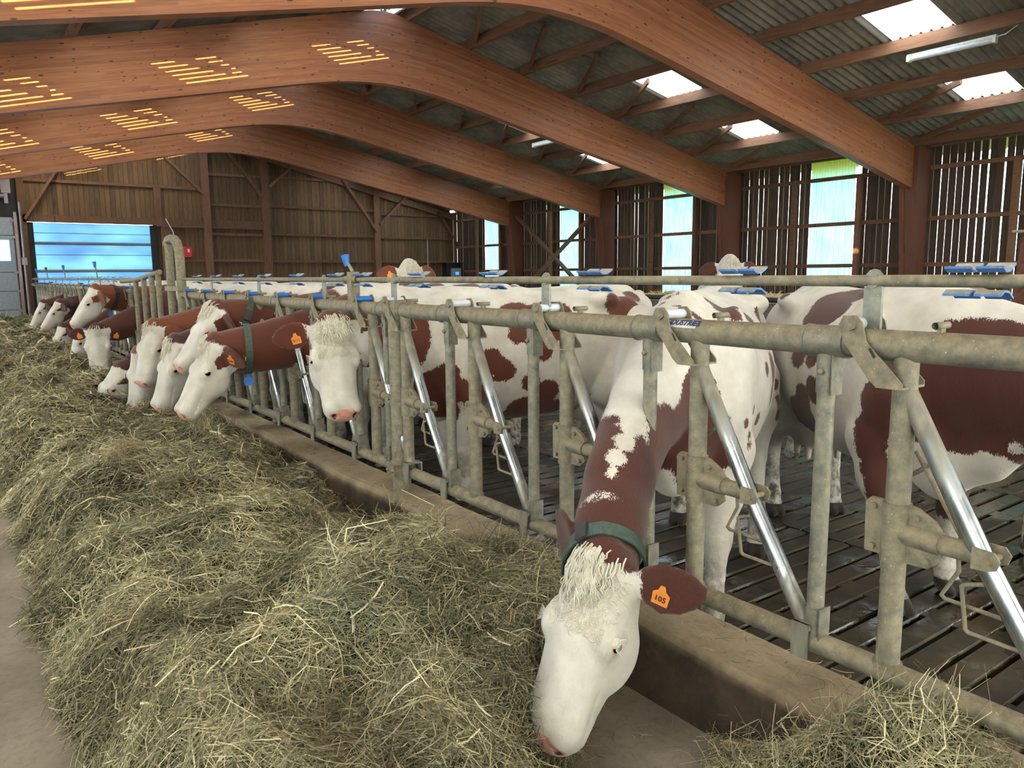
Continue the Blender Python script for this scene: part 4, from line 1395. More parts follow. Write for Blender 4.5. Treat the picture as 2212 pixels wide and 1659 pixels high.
def make_cow(label, loc, heading, poll, az, pitch, h=.016, tint=(96, 46, 34), blobs=(), S=1.04, hs=1.12, roll=0, ear=(.15, 0.0), earfwd=.15,
             legs=None, collar=None, tags=(0, 0), txt=None, lock=0, seed=0, mid=None, pink=1.0, neck=1.0, facebrown=0.0, group=None, dirty=.8, z=0.0, dewlap=0.0):
    hd = math.radians(heading)
    Rz = np.array([[math.cos(hd), math.sin(hd), 0], [-math.sin(hd), math.cos(hd), 0], [0, 0, 1]])
    to = lambda p: Rz @ (np.asarray(p, float) - np.array([loc[0], loc[1], z]))
    cw = Cow(to(poll), math.radians(az - heading), math.radians(pitch), math.radians(roll), S, ear, earfwd, legs, hs, neck, 0, None if mid is None else to(mid), dewlap)
    root = empty('cow', (loc[0], loc[1], z), hd)
    tag(root, label, 'cow', group)
    V, F = cw.mesh(h)
    # --- colour fields
    bl = []
    for b_ in blobs:
        if b_[0] == 'n':
            _, t, upo, lat, r = b_
            k = t * 8; i = min(int(k), 7); c = cw.neck[i] + (cw.neck[i + 1] - cw.neck[i]) * (k - i)
            d = _n(cw.neck[i + 1] - cw.neck[i]); x = _n(np.cross(d, [0, 0, 1.0])); y = np.cross(x, d)
            c = c + y * upo + x * lat
            bl.append((*c, r))
        elif b_[0] == 'w':
            bl.append((*to(b_[1:4]), b_[4]))
        else:
            bl.append(tuple(np.array(b_[:3]) * S) + (b_[3],))
    fld = blob_field(V, bl)
    u, l, n = cw.head_uvn(V.astype(f32))
    near = np.linalg.norm(V - cw.hp(.25, 0, -.1), axis=1) < .5
    allow = np.maximum(.035 - u - .25 * np.clip(np.abs(l) - .02, 0, .1) + facebrown, -.225 - n)
    inner = near & (u > -.12) & (np.abs(l) < .19) & (n > -.30)
    fld = np.where(inner, np.minimum(fld, allow), fld)
    for (base, e, g, f) in cw.ears():
        q = (V - base) / hs
        x_, y_, z_ = q @ e, q @ g, q @ f
        m_ = (x_ > .012) & (x_ < .26) & (np.abs(y_) < .09) & (np.abs(z_) < .09)
        fld = np.where(m_, np.maximum(fld, x_ - .018), fld)
    tone = np.zeros((len(V), 4)); tone[:, 3] = 1
    pk = np.clip((u - .518 - .25 * np.clip(np.abs(l) - .035, 0, 1) * 3) / .02, 0, 1) * ((n > -.125) & (n < -.02)) * near
    for y in (-1, 1):
        de = np.linalg.norm(V - cw.hp(.228, .116 * y, -.046), axis=1)
        pk = np.maximum(pk, np.clip((.038 * hs - de) / .014, 0, 1) * .50)
        dn = np.linalg.norm(V - cw.hp(.545, .048 * y, -.070), axis=1)
        pk = np.maximum(pk, np.clip((.034 * hs - dn) / .01, 0, 1))
    tone[:, 0] = pk * pink
    hz = V[:, 2] / S
    tone[:, 1] = np.clip((.085 - hz) / .02, 0, 1) * (np.abs(V[:, 0]) < 1.1 * S)
    dn0 = cw.hp(.545, 0, -.058)
    for y in (-1, 1):
        q_ = (V - cw.hp(.550, .050 * y, -.072)) @ cw.HR.T / hs
        el = np.hypot(q_[:, 1] / .0135, q_[:, 2] / .019)
        tone[:, 1] = np.maximum(tone[:, 1], np.where(near & (q_[:, 0] > -.045), np.clip(1.5 - el, 0, 1), 0))
    tone[:, 2] = np.clip((.62 - hz) / .45, 0, 1) * dirty * (~near) + np.clip((-.55 - V[:, 0] / S) / .3, 0, 1) * np.clip((1.15 - hz) / .3, 0, 1) * .75 * dirty
    me = D.meshes.new('body')
    me.vertices.add(len(V)); me.vertices.foreach_set('co', V.astype(f32).ravel())
    me.loops.add(len(F) * 4); me.loops.foreach_set('vertex_index', F.astype(np.int32).ravel())
    me.polygons.add(len(F)); me.polygons.foreach_set('loop_start', np.arange(0, len(F) * 4, 4, dtype=np.int32))
    me.polygons.foreach_set('use_smooth', np.ones(len(F), bool))
    me.update(calc_edges=True)
    at = me.attributes.new('brown', 'FLOAT', 'POINT'); at.data.foreach_set('value', fld.astype(f32))
    ac = me.attributes.new('tone', 'FLOAT_COLOR', 'POINT'); ac.data.foreach_set('color', tone.astype(f32).ravel())
    me.materials.append(M['coat'])
    body = put('body', me, root)
    body.color = (*srgb(*tint), 1)
    # --- eyes
    for y in (-1, 1):
        r = .0215 * hs
        put('eye', MB().ball((0, 0, 0), r, 12, 8).mesh('eye', 'eye'), root, cw.hp(.228, .1105 * y, -.046))
        lid = MB()
        c0 = cw.hp(.2215, .1090 * y, -.0385)
        lid.ball((0, 0, 0), r * 1.06, 12, 8)
        ob = put('eyelid', lid.mesh('eyelid', 'lid' if h > .012 else 'hair'), root, c0)
    # --- ear tags
    for side, (base, e, g, f) in enumerate(cw.ears()):
        tv = tags[side]
        if not tv: continue
        # put the tag on the open face of the ear
        c = base + e * .085 * hs
        rr = np.linspace(-.02, .09, 34)
        v = cw.sdf(np.array([c + f * q for q in rr]))
        k = np.where(v < 0)[0]
        hgt = rr[k[-1]] if len(k) else .02
        up = _n(np.array([0, 0, 1.0]) - f * f[2] + e * .25)
        xx = np.cross(up, f)
        to_ = put('ear_tag', TAG_ME, root)
        m4 = frame_mat(c + f * (hgt + .006) - up * .018, xx, up, f)
        to_.matrix_local = m4 @ Matrix.Scale(hs * (1.0 if h < .012 else 1.15), 4)
        if txt:
            dg = put('digits', digits(txt if isinstance(txt, str) else txt[side]), to_)
            dg.location = (0, -.012, .0022)
    # --- collar
    if collar:
        mt, ct, tilt, pend, reader = collar
        vs, fs, c, d, x, y, R = band_ring(cw, ct, .05, .007, tilt)
        cb_ = MB().add(vs, fs).build('collar', mt, root)
        kb = int(len(R) * .25) if False else 0
        if pend:
            k = int(len(R) * .75)
            p = c - y * (R[k] + .012)
            pd = MB()
            pd.tube([(0, -.010, 0), (0, .010, 0)], .036, 14)
            pd.box(-.014, .014, -.006, .006, .02, .06)
            o_ = put('pendant', pd.mesh('pendant', 'blue_plastic'), root, p + np.array([0, 0, -.05]), None)
            o_.rotation_euler = (0, 0, -.25)
            o_['label'] = 'blue plastic collar pendant'
        if reader is not None:
            k = int(len(R) * reader) % len(R)
            an = 2 * math.pi * k / len(R)
            u_ = math.cos(an) * x + math.sin(an) * y
            v_ = np.cross(d, u_)
            o_ = put('collar_unit', MB().box(-.03, .03, -.045, .045, 0, .022).mesh('collar_unit', 'collar_dark'), cb_)
            o_.matrix_local = frame_mat(c + u_ * (R[k] + .007), d, v_, u_)
            for q in (-1, 1):
                o2 = put('unit_clip', MB().tube([(-.022, .050 * q, .0), (-.012, .058 * q, .014), (.012, .058 * q, .014), (.022, .050 * q, 0)], .008, 6).mesh('unit_clip', 'yellow_plastic'), cb_)
                o2.matrix_local = o_.matrix_local
        else:
            # buckle
            an = math.pi * .30
            k = int(len(R) * .15)
            u_ = math.cos(2 * math.pi * k / len(R)) * x + math.sin(2 * math.pi * k / len(R)) * y
            o_ = put('buckle', MB().box(-.03, .03, -.022, .022, 0, .016).mesh('buckle', 'collar_dark'), cb_)
            o_.matrix_local = frame_mat(c + u_ * (R[k] + .005), d, np.cross(d, u_), u_)
    # --- curly forelock
    if lock:
        r_ = np.random.default_rng(seed + 11)
        hb = MB(); seg = 3; NS = 7
        pts = []
        for i in range(lock):
            l0 = r_.normal() * .038; u0 = -.015 + r_.random() * .085
            l0 = np.clip(l0, -.07, .07)
            L_ = .075 + .07 * r_.random()
            ph = r_.random() * 6.28; am_ = .006 + .010 * r_.random(); fr = 9 + 8 * r_.random()
            spread = l0 * (.25 + .5 * r_.random()) + r_.normal() * .010
            path = []
            for j in range(NS):
                t = j / (NS - 1)
                uu = u0 + L_ * t
                ll = l0 + spread * t * .7 + am_ * math.sin(ph + fr * t) * t
                q0 = cw.hp(uu, ll, .06)
                path.append((q0, am_ * math.cos(ph + fr * t) * t + .004 + .012 * math.sin(math.pi * t)))
            pts.append(path)
        A_ = np.array([[p[0] for p in pa] for pa in pts]); O_ = np.array([[p[1] for p in pa] for pa in pts])
        # drop onto the skin along -n
        q = A_.reshape(-1, 3).copy()
        for _ in range(9):
            q = q - np.outer(cw.sdf(q).astype(float) * .9, cw.n)
        q = q.reshape(A_.shape) + O_[..., None] * cw.n
        for i in range(lock):
            rs = [.0034 * (1 - .75 * (j / (NS - 1)) ** 2) for j in range(NS)]
            hb.tube([tuple(v) for v in q[i]], rs, 4, caps=False)
        # short curls over the forehead
        if lock > 100:
            nc = 330
            st = []
            for i in range(nc):
                u0 = .03 + .20 * r_.random(); l0 = (r_.random() - .5) * .19; a0 = r_.random() * 6.28; rad = .006 + .008 * r_.random()
                st.append([cw.hp(u0 + .012 * j / 5 + rad * math.cos(a0 + j * .9), l0 + rad * math.sin(a0 + j * .9), .05) for j in range(6)])
            q = np.array(st).reshape(-1, 3)
            for _ in range(9): q = q - np.outer(cw.sdf(q).astype(float) * .9, cw.n)
            q = (q + cw.n * .0015).reshape(nc, 6, 3)
            for i in range(nc): hb.tube([tuple(v) for v in q[i]], [.0016, .0024, .0026, .0024, .002, .001], 4, caps=False)
            for y in (-1, 1):                                   # eyelashes
                for j in range(13):
                    th = -.9 + 1.8 * j / 12
                    p0 = cw.hp(.2235 + .020 * math.sin(th), .127 * y, -.034 + .004 * math.cos(th))
                    p1 = p0 + cw.l * y * .024 - cw.n * .006 + cw.a * .014 * math.sin(th)
                    hb.tube([tuple(p0), tuple((p0 + p1) / 2 + cw.n * .003), tuple(p1)], [.0013, .001, .0005], 3, caps=False)
        hb.build('forelock', 'hair', root)
    return root, cw
# ================================================================ the herd
NB = [('n', t, 0, 0, .36 - .12 * t) for t in (.3, .5, .7, .85, 1.0)]      # brown neck
WHITE_UNDER = [(.75, 0, .60, -.30), (.3, 0, .45, -.30), (-.3, 0, .42, -.30)]
BR = dict(dark=(84, 42, 34), mid=(104, 52, 38), red=(126, 68, 46))
HERD = []
def cow(*a, **k):
    r = make_cow(*a, **k); HERD.append(r); return r
# coat patches: spheres in each cow's own frame, brown when the radius is positive
BLOB_A = [(0.45, 0.116, 1.401, 0.054), (0.514, 0.174, 1.381, 0.058), (0.571, 0.23, 1.357, 0.038), (0.039, 0.241, 1.306, 0.058), (-0.309, 0.264, 1.281, 0.047), (-0.312, 0.248, 1.333, 0.016), (0.723, -0.005, 1.395, 0.023), (0.738, 0.052, 1.375, 0.027), (0.731, 0.094, 1.35, 0.021), (0.608, -0.058, 1.432, 0.013), (0.653, -0.069, 1.407, 0.014), (0.609, -0.014, 1.448, 0.008), (0.022, 0.349, 1.106, 0.047), (0.003, 0.359, 1.054, 0.072), (0.205, 0.343, 1.084, 0.035), (-0.495, 0.35, 0.918, 0.036), (0.042, 0.357, 0.934, 0.051), (-0.48, 0.369, 0.83, 0.039), (-0.456, 0.373, 0.753, 0.039), (-0.22, 0.292, 0.772, 0.03), (-0.2, 0.263, 0.715, 0.037), (0.66, 0.297, 0.905, 0.023), (0.482, 0.31, 0.931, 0.022), (0.302, 0.314, 0.859, 0.031), (0.622, 0.307, 0.846, 0.016), (0.627, 0.309, 0.803, 0.019), (0.766, 0.178, 0.865, 0.082), (0.761, 0.149, 0.781, 0.112), (0.689, 0.196, 0.756, 0.063), (0.839, 0.138, 0.951, 0.052), (1.033, 0.075, 0.994, 0.044), (1.086, 0.062, 0.95, 0.061), (0.867, 0.074, 0.847, 0.082), (0.887, 0.018, 0.818, 0.091), (0.815, 0.1, 0.714, 0.087), (1.335, -0.168, 0.955, 0.073), (1.342, -0.123, 1.003, 0.039), (1.398, -0.096, 0.973, 0.05), (1.351, -0.04, 0.994, -0.038), (1.416, -0.045, 0.953, -0.042), (1.479, -0.06, 0.915, -0.036), (1.523, -0.063, 0.874, -0.021), (1.604, -0.074, 0.819, -0.011), (1.27, -0.044, 1.061, -0.06)]
BLOB_B = [(0.714, 0.237, 0.848, 0.124), (0.747, 0.184, 0.844, 0.105), (0.695, 0.284, 0.932, 0.067), (0.623, 0.31, 0.811, 0.076), (0.675, 0.164, 0.713, 0.135), (0.847, 0.153, 1.085, 0.028), (0.78, 0.154, 0.845, 0.082), (0.812, 0.121, 0.798, 0.097), (0.427, 0.319, 1.001, 0.078), (0.351, 0.317, 0.931, 0.079), (0.453, 0.31, 0.921, 0.076), (0.302, 0.324, 0.914, 0.044), (0.469, 0.298, 0.76, 0.085), (0.552, 0.325, 0.728, 0.065), (0.16, 0.339, 0.841, 0.066), (0.031, 0.319, 0.772, 0.087), (0.156, 0.233, 0.644, 0.131), (0.052, 0.242, 0.653, 0.113), (0.219, 0.167, 0.604, 0.083), (-0.049, 0.233, 0.644, 0.085), (-0.002, -0.106, 0.571, 0.055), (0.201, 0.261, 1.27, 0.119), (0.265, 0.243, 1.286, 0.075), (0.243, 0.318, 1.152, 0.063), (0.103, 0.285, 1.244, 0.128), (-0.007, 0.278, 1.265, 0.132), (0.099, 0.345, 1.11, 0.103), (0.069, 0.358, 1.034, 0.058), (-0.057, 0.327, 1.184, 0.093), (-0.11, 0.256, 1.3, 0.065), (-0.099, 0.352, 0.87, 0.042), (-0.135, 0.323, 0.796, 0.052), (-0.489, 0.283, 1.345, 0.076), (-0.609, 0.256, 1.31, 0.105), (-0.661, 0.268, 1.271, 0.075), (-0.533, 0.267, 1.284, 0.07), (-0.71, 0.151, 1.375, 0.069)]
BLOB_C = [(-0.08, -0.16, 1.381, 0.123), (0.023, -0.118, 1.396, 0.128), (-0.055, -0.237, 1.318, 0.103), (0.094, -0.235, 1.309, 0.092), (0.086, -0.073, 1.417, 0.076), (0.137, -0.205, 1.334, 0.07), (0.006, -0.351, 1.102, 0.081), (0.153, -0.348, 1.088, 0.053), (0.181, -0.353, 0.95, 0.06), (0.072, -0.348, 0.871, 0.085), (0.198, -0.346, 0.909, 0.046), (0.048, -0.321, 0.776, 0.116), (0.079, -0.299, 0.732, 0.07), (-0.04, -0.322, 0.776, 0.094), (-0.415, -0.274, 1.404, 0.037), (0.742, -0.229, 1.074, 0.112), (0.705, -0.282, 0.962, 0.104), (0.665, -0.282, 0.819, 0.088), (0.769, -0.207, 0.918, 0.15), (0.916, -0.123, 1.096, 0.169), (0.885, -0.09, 0.913, 0.152), (1.083, -0.031, 1.068, 0.19), (0.971, -0.048, 1.295, 0.054), (0.89, -0.098, 1.299, 0.035), (1.063, 0.013, 1.301, 0.053), (1.155, 0.023, 0.985, 0.123), (0.658, -0.273, 0.735, 0.075), (0.691, -0.233, 0.54, 0.075), (0.737, -0.216, 0.4, 0.063), (0.669, -0.249, 0.643, 0.074), (0.934, -0.073, 1.291, 0.054), (1.013, -0.027, 1.288, 0.063), (1.099, 0.029, 1.287, 0.062), (1.185, 0.026, 1.155, 0.115), (0.946, -0.029, 0.87, 0.106), (1.06, 0.013, 0.893, 0.1), (0.846, -0.107, 0.851, 0.076), (0.789, -0.126, 0.725, -0.068), (0.895, -0.065, 0.698, -0.075), (1.011, 0.023, 0.687, -0.068), (1.132, 0.073, 0.832, -0.029)]
B_A = [('n', .45, -.10, 0, .20), ('n', .36, -.04, .13, .15), ('n', .36, -.04, -.13, .15), ('n', .6, -.05, 0, .22), ('n', .78, 0, 0, .22), ('n', .95, 0, 0, .2)] + BLOB_A + [('n', .28, .26, 0, -.16), ('n', .37, .22, 0, -.10), ('n', .46, .19, .01, -.07), ('n', .54, .17, .02, -.055), ('n', .61, .165, .03, -.04)]
cow('cow with head lowered to bare concrete, grey green collar, brown neck with white stripe', (3.20, 2.70), 212, (1.655, 1.785, .685), 188, 55, mid=(2.0, 2.15, .91), h=.0105, tint=BR['dark'],
    blobs=B_A, collar=('collar_green', .95, 0, False, None), tags=(1, 0), txt='105', lock=130, ear=((-.22, .35), (-.8, .5)),
    legs=dict(fl=(.28, .02, 0), fr=(-.05, 0, 0), hl=(.40, .10, 0)), seed=1, hs=1.10)
cow('cow facing the camera beside the thick post, orange tag in each brown ear', (3.35, 4.37), 167, (1.93, 4.60, 1.325), 262, 60, h=.0115, tint=BR['mid'],
    blobs=[('n', t, 0, 0, .34 - .12 * t) for t in (.5, .7, .85, 1.0)] + BLOB_B, tags=(1, 1), txt=('2111', '2111'), lock=150, ear=((.12, .3), (.12, .3)), seed=2, hs=1.13, roll=-3)
cow('large brown and white cow standing broadside at the right edge', (4.1, 2.3), 236, (3.45, .50, 1.20), 246, 45, neck=1.3, dewlap=.5, h=.014, tint=BR['dark'], blobs=[('n', t, -.05, 0, .3) for t in (.5, .7, .9)] + [(.57, .2, .55, .2)] + BLOB_C,
    legs=dict(fr=(.2, 0, 0)), seed=3)
cow('cow with dark green collar and blue pendant chewing above the hay', (3.30, 5.70), 180, (1.53, 5.88, 1.14), 184, 57, h=.012, tint=BR['mid'], blobs=NB + [(.5, -.3, .95, .22), (.3, .3, 1.1, .25), (-.3, .1, 1.42, .14)], collar=('collar_green', .80, .1, True, None),
    tags=(1, 1), txt=('2104', '2104'), lock=60, ear=((.35, .3, .8), (.2, .2, .5)), seed=4, hs=1.07)
cow('cow with raised head and grey collar with yellow clips, second behind the pendant cow', (3.45, 6.52), 180, (1.76, 6.62, 1.365), 184, 50, h=.013, tint=BR['mid'], blobs=NB + [(-.2, .1, 1.40, .22), (-.45, -.2, 1.3, .2), (.1, -.3, 1.1, .2)], collar=('collar_green', .80, .25, False, .47),
    tags=(0, 0), lock=50, ear=((.9, .3, .7), (.7, .2, .5)), seed=5, hs=1.07)
cow('cream faced cow with lowered head and dark ear between collared cow and hay', (3.35, 7.32), 180, (1.55, 7.22, 1.05), 190, 66, h=.013, tint=(74, 44, 38), blobs=NB + [(.25, .2, 1.35, .2), (-.6, .1, 1.35, .2), (0, -.3, 1.0, .25)], tags=(0, 1), lock=50, ear=((.8, .3, .7), (.75, .2, .5)), seed=6, collar=('collar_green', .78, .1, False, None))
cow('cow with long brown neck and big orange tag, face half hidden', (3.25, 8.13), 184, (1.62, 8.42, 1.13), 206, 66, h=.014, tint=BR['red'], blobs=NB + [(-.1, .1, 1.40, .28), (.3, -.2, 1.2, .25), (-.6, -.2, 1.0, .25)], tags=(0, 1), lock=20, ear=((.1, .1), (.05, .0)), seed=7)
cow('cow eating behind the cream face, brown ear and pink muzzle showing', (3.25, 8.95), 182, (1.52, 8.72, .84), 200, 74, h=.015, tint=BR['red'], blobs=NB, tags=(0, 1), ear=((.1, .1), (.15, .0)), seed=8)
cow('small looking cow with collar, muzzle buried in the hay', (3.2, 9.78), 180, (1.43, 9.38, .63), 192, 50, h=.015, tint=BR['dark'], blobs=NB, collar=('collar_dark', .84, 0, False, .4), tags=(0, 1), ear=((.2, .2), (.3, .3)), seed=9, hs=1.18)
cow('white faced cow in front of the bent tube, looking at the camera over the hay', (3.35, 12.0), 178, (1.60, 12.05, .91), 256, 68, h=.016, tint=BR['dark'], blobs=NB, tags=(1, 1), lock=20, ear=((.05, .2), (.05, .2)), seed=10, hs=1.2)
cow('cow holding its head high, dark collar with yellow clip and blue pendant', (3.4, 12.95), 182, (1.66, 12.42, 1.46), 182, 52, h=.015, tint=BR['red'], blobs=NB, collar=('collar_dark', .80, .0, True, .42), tags=(0, 0), ear=((.5, .3), (.6, .3)), seed=11)
cow('cow with cream face low in hay, left of the white faced cow', (3.35, 14.1), 180, (1.62, 13.9, .83), 186, 66, h=.018, tint=BR['dark'], blobs=NB, tags=(0, 1), ear=((.2, .2), (.1, .2)), seed=12)
cow('cow with dark collar, second from the far end, muzzle out to the left', (3.4, 17.6), 180, (1.70, 17.55, 1.14), 182, 52, h=.018, tint=BR['dark'], blobs=NB, collar=('collar_dark', .82, 0, False, .45), tags=(0, 1), ear=((.2, .2), (.1, .2)), seed=13)
cow('farthest cow at the feed fence, pale face beside the dark collared cow', (3.4, 20.6), 180, (1.68, 20.6, 1.06), 184, 58, h=.02, tint=BR['dark'], blobs=NB, ear=((.2, .2), (.2, .2)), seed=14)
cow('cow with head deep in hay under the dark collared cow, brown ear raised', (3.4, 16.6), 180, (1.60, 16.4, .72), 190, 62, h=.019, tint=BR['dark'], blobs=NB, ear=((.2, .2), (.0, .2)), seed=15)
cow('cow with muzzle in hay at the far end of the row, below the farthest cow', (3.4, 18.9), 180, (1.60, 18.8, .74), 186, 58, h=.02, tint=BR['dark'], blobs=NB, ear=((.2, .2), (.2, .2)), seed=16)
cow('white headed cow behind the feeding row, looking right, orange tag in ear', (5.1, 9.35), 238, (4.38, 8.06, 1.73), 268, 44, h=.015, tint=BR['red'], blobs=[('n', .6, -.1, 0, .1)], tags=(0, 1), lock=70, ear=((.0, .2), (.0, .2)), seed=17, hs=1.26, S=1.08)
cow('cow facing the camera far behind the grazing cow, only poll and ears showing', (7.9, 6.35), 218, (7.0, 5.52, 1.74), 222, 50, h=.017, tint=BR['dark'], blobs=[(-.2, 0, 1.3, .4)], lock=60, ear=((.12, .1), (.12, .1)), seed=18, hs=1.1)
cow('brown cow turned away, rump and tail towards the camera', (5.95, 8.15), 52, (6.9, 9.3, 1.3), 52, 50, h=.02, tint=BR['red'], blobs=[(-.7, 0, 1.2, .6), (.3, -.3, 1.2, .2)], seed=19, S=1.0)
cow('brown backed cow standing far back at the right', (7.3, 3.15), 200, (6.2, 2.75, 1.2), 200, 55, h=.02, tint=BR['red'], blobs=[(0, 0, 1.3, .6)] + NB, seed=20, S=1.0)
cow('pale cow with brown spots standing between the feeding row and the far gable', (6.1, 12.4), 190, (4.9, 12.2, 1.35), 190, 50, h=.022, tint=BR['red'], blobs=[(-.1, .2, 1.3, .35), (-.7, 0, 1.2, .25)] + NB, seed=21)
# ================================================================ hay along the feeding alley
def vnoise(x, y, s, seed):
    r = np.random.default_rng(seed).random((64, 64))
    fx, fy = x / s, y / s
    ix, iy = np.floor(fx).astype(int), np.floor(fy).astype(int)
    tx, ty = fx - ix, fy - iy
    tx = tx * tx * (3 - 2 * tx); ty = ty * ty * (3 - 2 * ty)
    g = lambda a, b: r[a % 64, b % 64]
    return (g(ix, iy) * (1 - tx) + g(ix + 1, iy) * tx) * (1 - ty) + (g(ix, iy + 1) * (1 - tx) + g(ix + 1, iy + 1) * tx) * ty
def sst(v, a, b):
    t = np.clip((v - a) / (b - a), 0, 1); return t * t * (3 - 2 * t)
def seg_d(x, y, a, b):
    ax, ay = a; bx, by = b
    t = np.clip(((x - ax) * (bx - ax) + (y - ay) * (by - ay)) / ((bx - ax) ** 2 + (by - ay) ** 2), 0, 1)
    return np.hypot(x - ax - t * (bx - ax), y - ay - t * (by - ay))
def hay_h(x, y):
    left = .13 + .10 * (vnoise(x * 0, y, .45, 1) - .5)
    rise = sst(x, left, left + .38)
    near_curb = np.interp(y, [1.9, 2.3, 2.75, 3.3, 3.8, 4.5, 5.2, 6.5, 7.6, 9, 30], [.16, .40, .36, .12, .03, .05, .17, .20, .24, .28, .36])
    t = sst(x, 1.25, 2.0)
    core = .36 * (1 - t) + near_curb * t
    lump = np.abs(vnoise(x + .1 * y, y, .52, 2) - .5) * 2
    bump = (.5 - lump) * .20 + (vnoise(x, y, .30, 3) - .5) * .17 + (vnoise(x, y, .12, 4) - .5) * .075
    h = rise * (core + bump * (1 - .45 * t)) 
    h += .16 * np.exp(-(((x - 1.35) / .42) ** 2 + ((y - 2.55) / .42) ** 2)) * rise
    h += .10 * np.exp(-(((x - .85) / .4) ** 2 + ((y - 4.9) / .6) ** 2)) * rise
    h -= .20 * np.exp(-(((x - 1.45) / .35) ** 2 + ((y - 9.2) / .6) ** 2)) * rise
    h -= .10 * np.exp(-(((x - 1.6) / .35) ** 2 + ((y - 11.9) / .8) ** 2)) * rise
    h -= .08 * np.exp(-(((x - 1.4) / .4) ** 2 + ((y - 7.6) / 1.0) ** 2)) * rise
    d = seg_d(x, y, (1.50, 1.50), (2.02, 1.86))
    h *= sst(d, .18, .40)
    h *= 1 - .75 * sst(1.9 - y + (x - .9) * .25, 0, .9) * sst(x, .5, 1.2)
    return np.maximum(h, -.02)
def heap_h(x, y):
    b = (vnoise(x, y, .22, 8) - .5) * .10 + (vnoise(x, y, .1, 9) - .5) * .05
    g = np.exp(-(((x - 1.98) / .26) ** 2 + ((y - .90) / .42) ** 2))
    base = np.where(x > 2.0, .26, 0)
    return (.50 + b) * g - .04

def patch_mesh(name, fn, xs, ys, drop, mat):
    X, Y = np.meshgrid(xs, ys, indexing='ij')
    Z = fn(X, Y) - drop
    V = np.stack([X, Y, np.maximum(Z, -.03)], -1).reshape(-1, 3)
    n0, n1 = X.shape
    i = np.arange((n0 - 1) * (n1 - 1)); a = (i // (n1 - 1)) * n1 + i % (n1 - 1)
    F = np.stack([a, a + n1, a + n1 + 1, a + 1], 1)
    keep = Z.reshape(-1)[F].max(1) > -drop + .004
    return V, F[keep]

def raw_mesh(name, V, F, mat, smooth=True, tint=None):
    me = D.meshes.new(name)
    k = F.shape[1]
    me.vertices.add(len(V)); me.vertices.foreach_set('co', V.astype(f32).ravel())
    me.loops.add(len(F) * k); me.loops.foreach_set('vertex_index', F.astype(np.int32).ravel())
    me.polygons.add(len(F)); me.polygons.foreach_set('loop_start', np.arange(0, len(F) * k, k, dtype=np.int32))
    me.polygons.foreach_set('use_smooth', np.full(len(F), smooth))
    me.update(calc_edges=True)
    if tint is not None:
        a = me.attributes.new('tint', 'FLOAT_COLOR', 'POINT'); a.data.foreach_set('color', tint.astype(f32).ravel())
    me.materials.append(M[mat])
    return me

def strands(P, nrm, dirs, L, W, curve, r, tintv, K=4):
    """curved ribbons: P base (N,3), dirs unit (N,3)"""
    N = len(P)
    side = np.cross(dirs, nrm); side /= np.linalg.norm(side, axis=1)[:, None] + 1e-9
    tw = r.normal(size=N) * .7
    wv = side * np.cos(tw)[:, None] + nrm * np.sin(tw)[:, None]
    t = np.linspace(-.5, .5, K)
    lift = r.random(N) * .25 - .08
    Vs = np.zeros((N, K, 2, 3))
    for j in range(K):
        c = P + dirs * (L * t[j])[:, None] + side * (curve * L * (t[j] ** 2 - .08) * 4)[:, None] + nrm * (L * lift * t[j] - L * .25 * np.abs(curve) * t[j] ** 2 * 2)[:, None]
        w = W * (1 - 1.2 * max(abs(t[j]) - .3, 0))
        Vs[:, j, 0] = c + wv * (w / 2)[:, None]; Vs[:, j, 1] = c - wv * (w / 2)[:, None]
    V = Vs.reshape(-1, 3)
    b = (np.arange(N) * K * 2)[:, None]
    q = np.array([[2 * j, 2 * j + 1, 2 * j + 3, 2 * j + 2] for j in range(K - 1)])
    F = (b[:, :, None] + q[None]).reshape(-1, 4)
    T = np.ones((N, K * 2, 4)); T[:, :, 0] = tintv[:, None]
    return V, F, T.reshape(-1, 4)

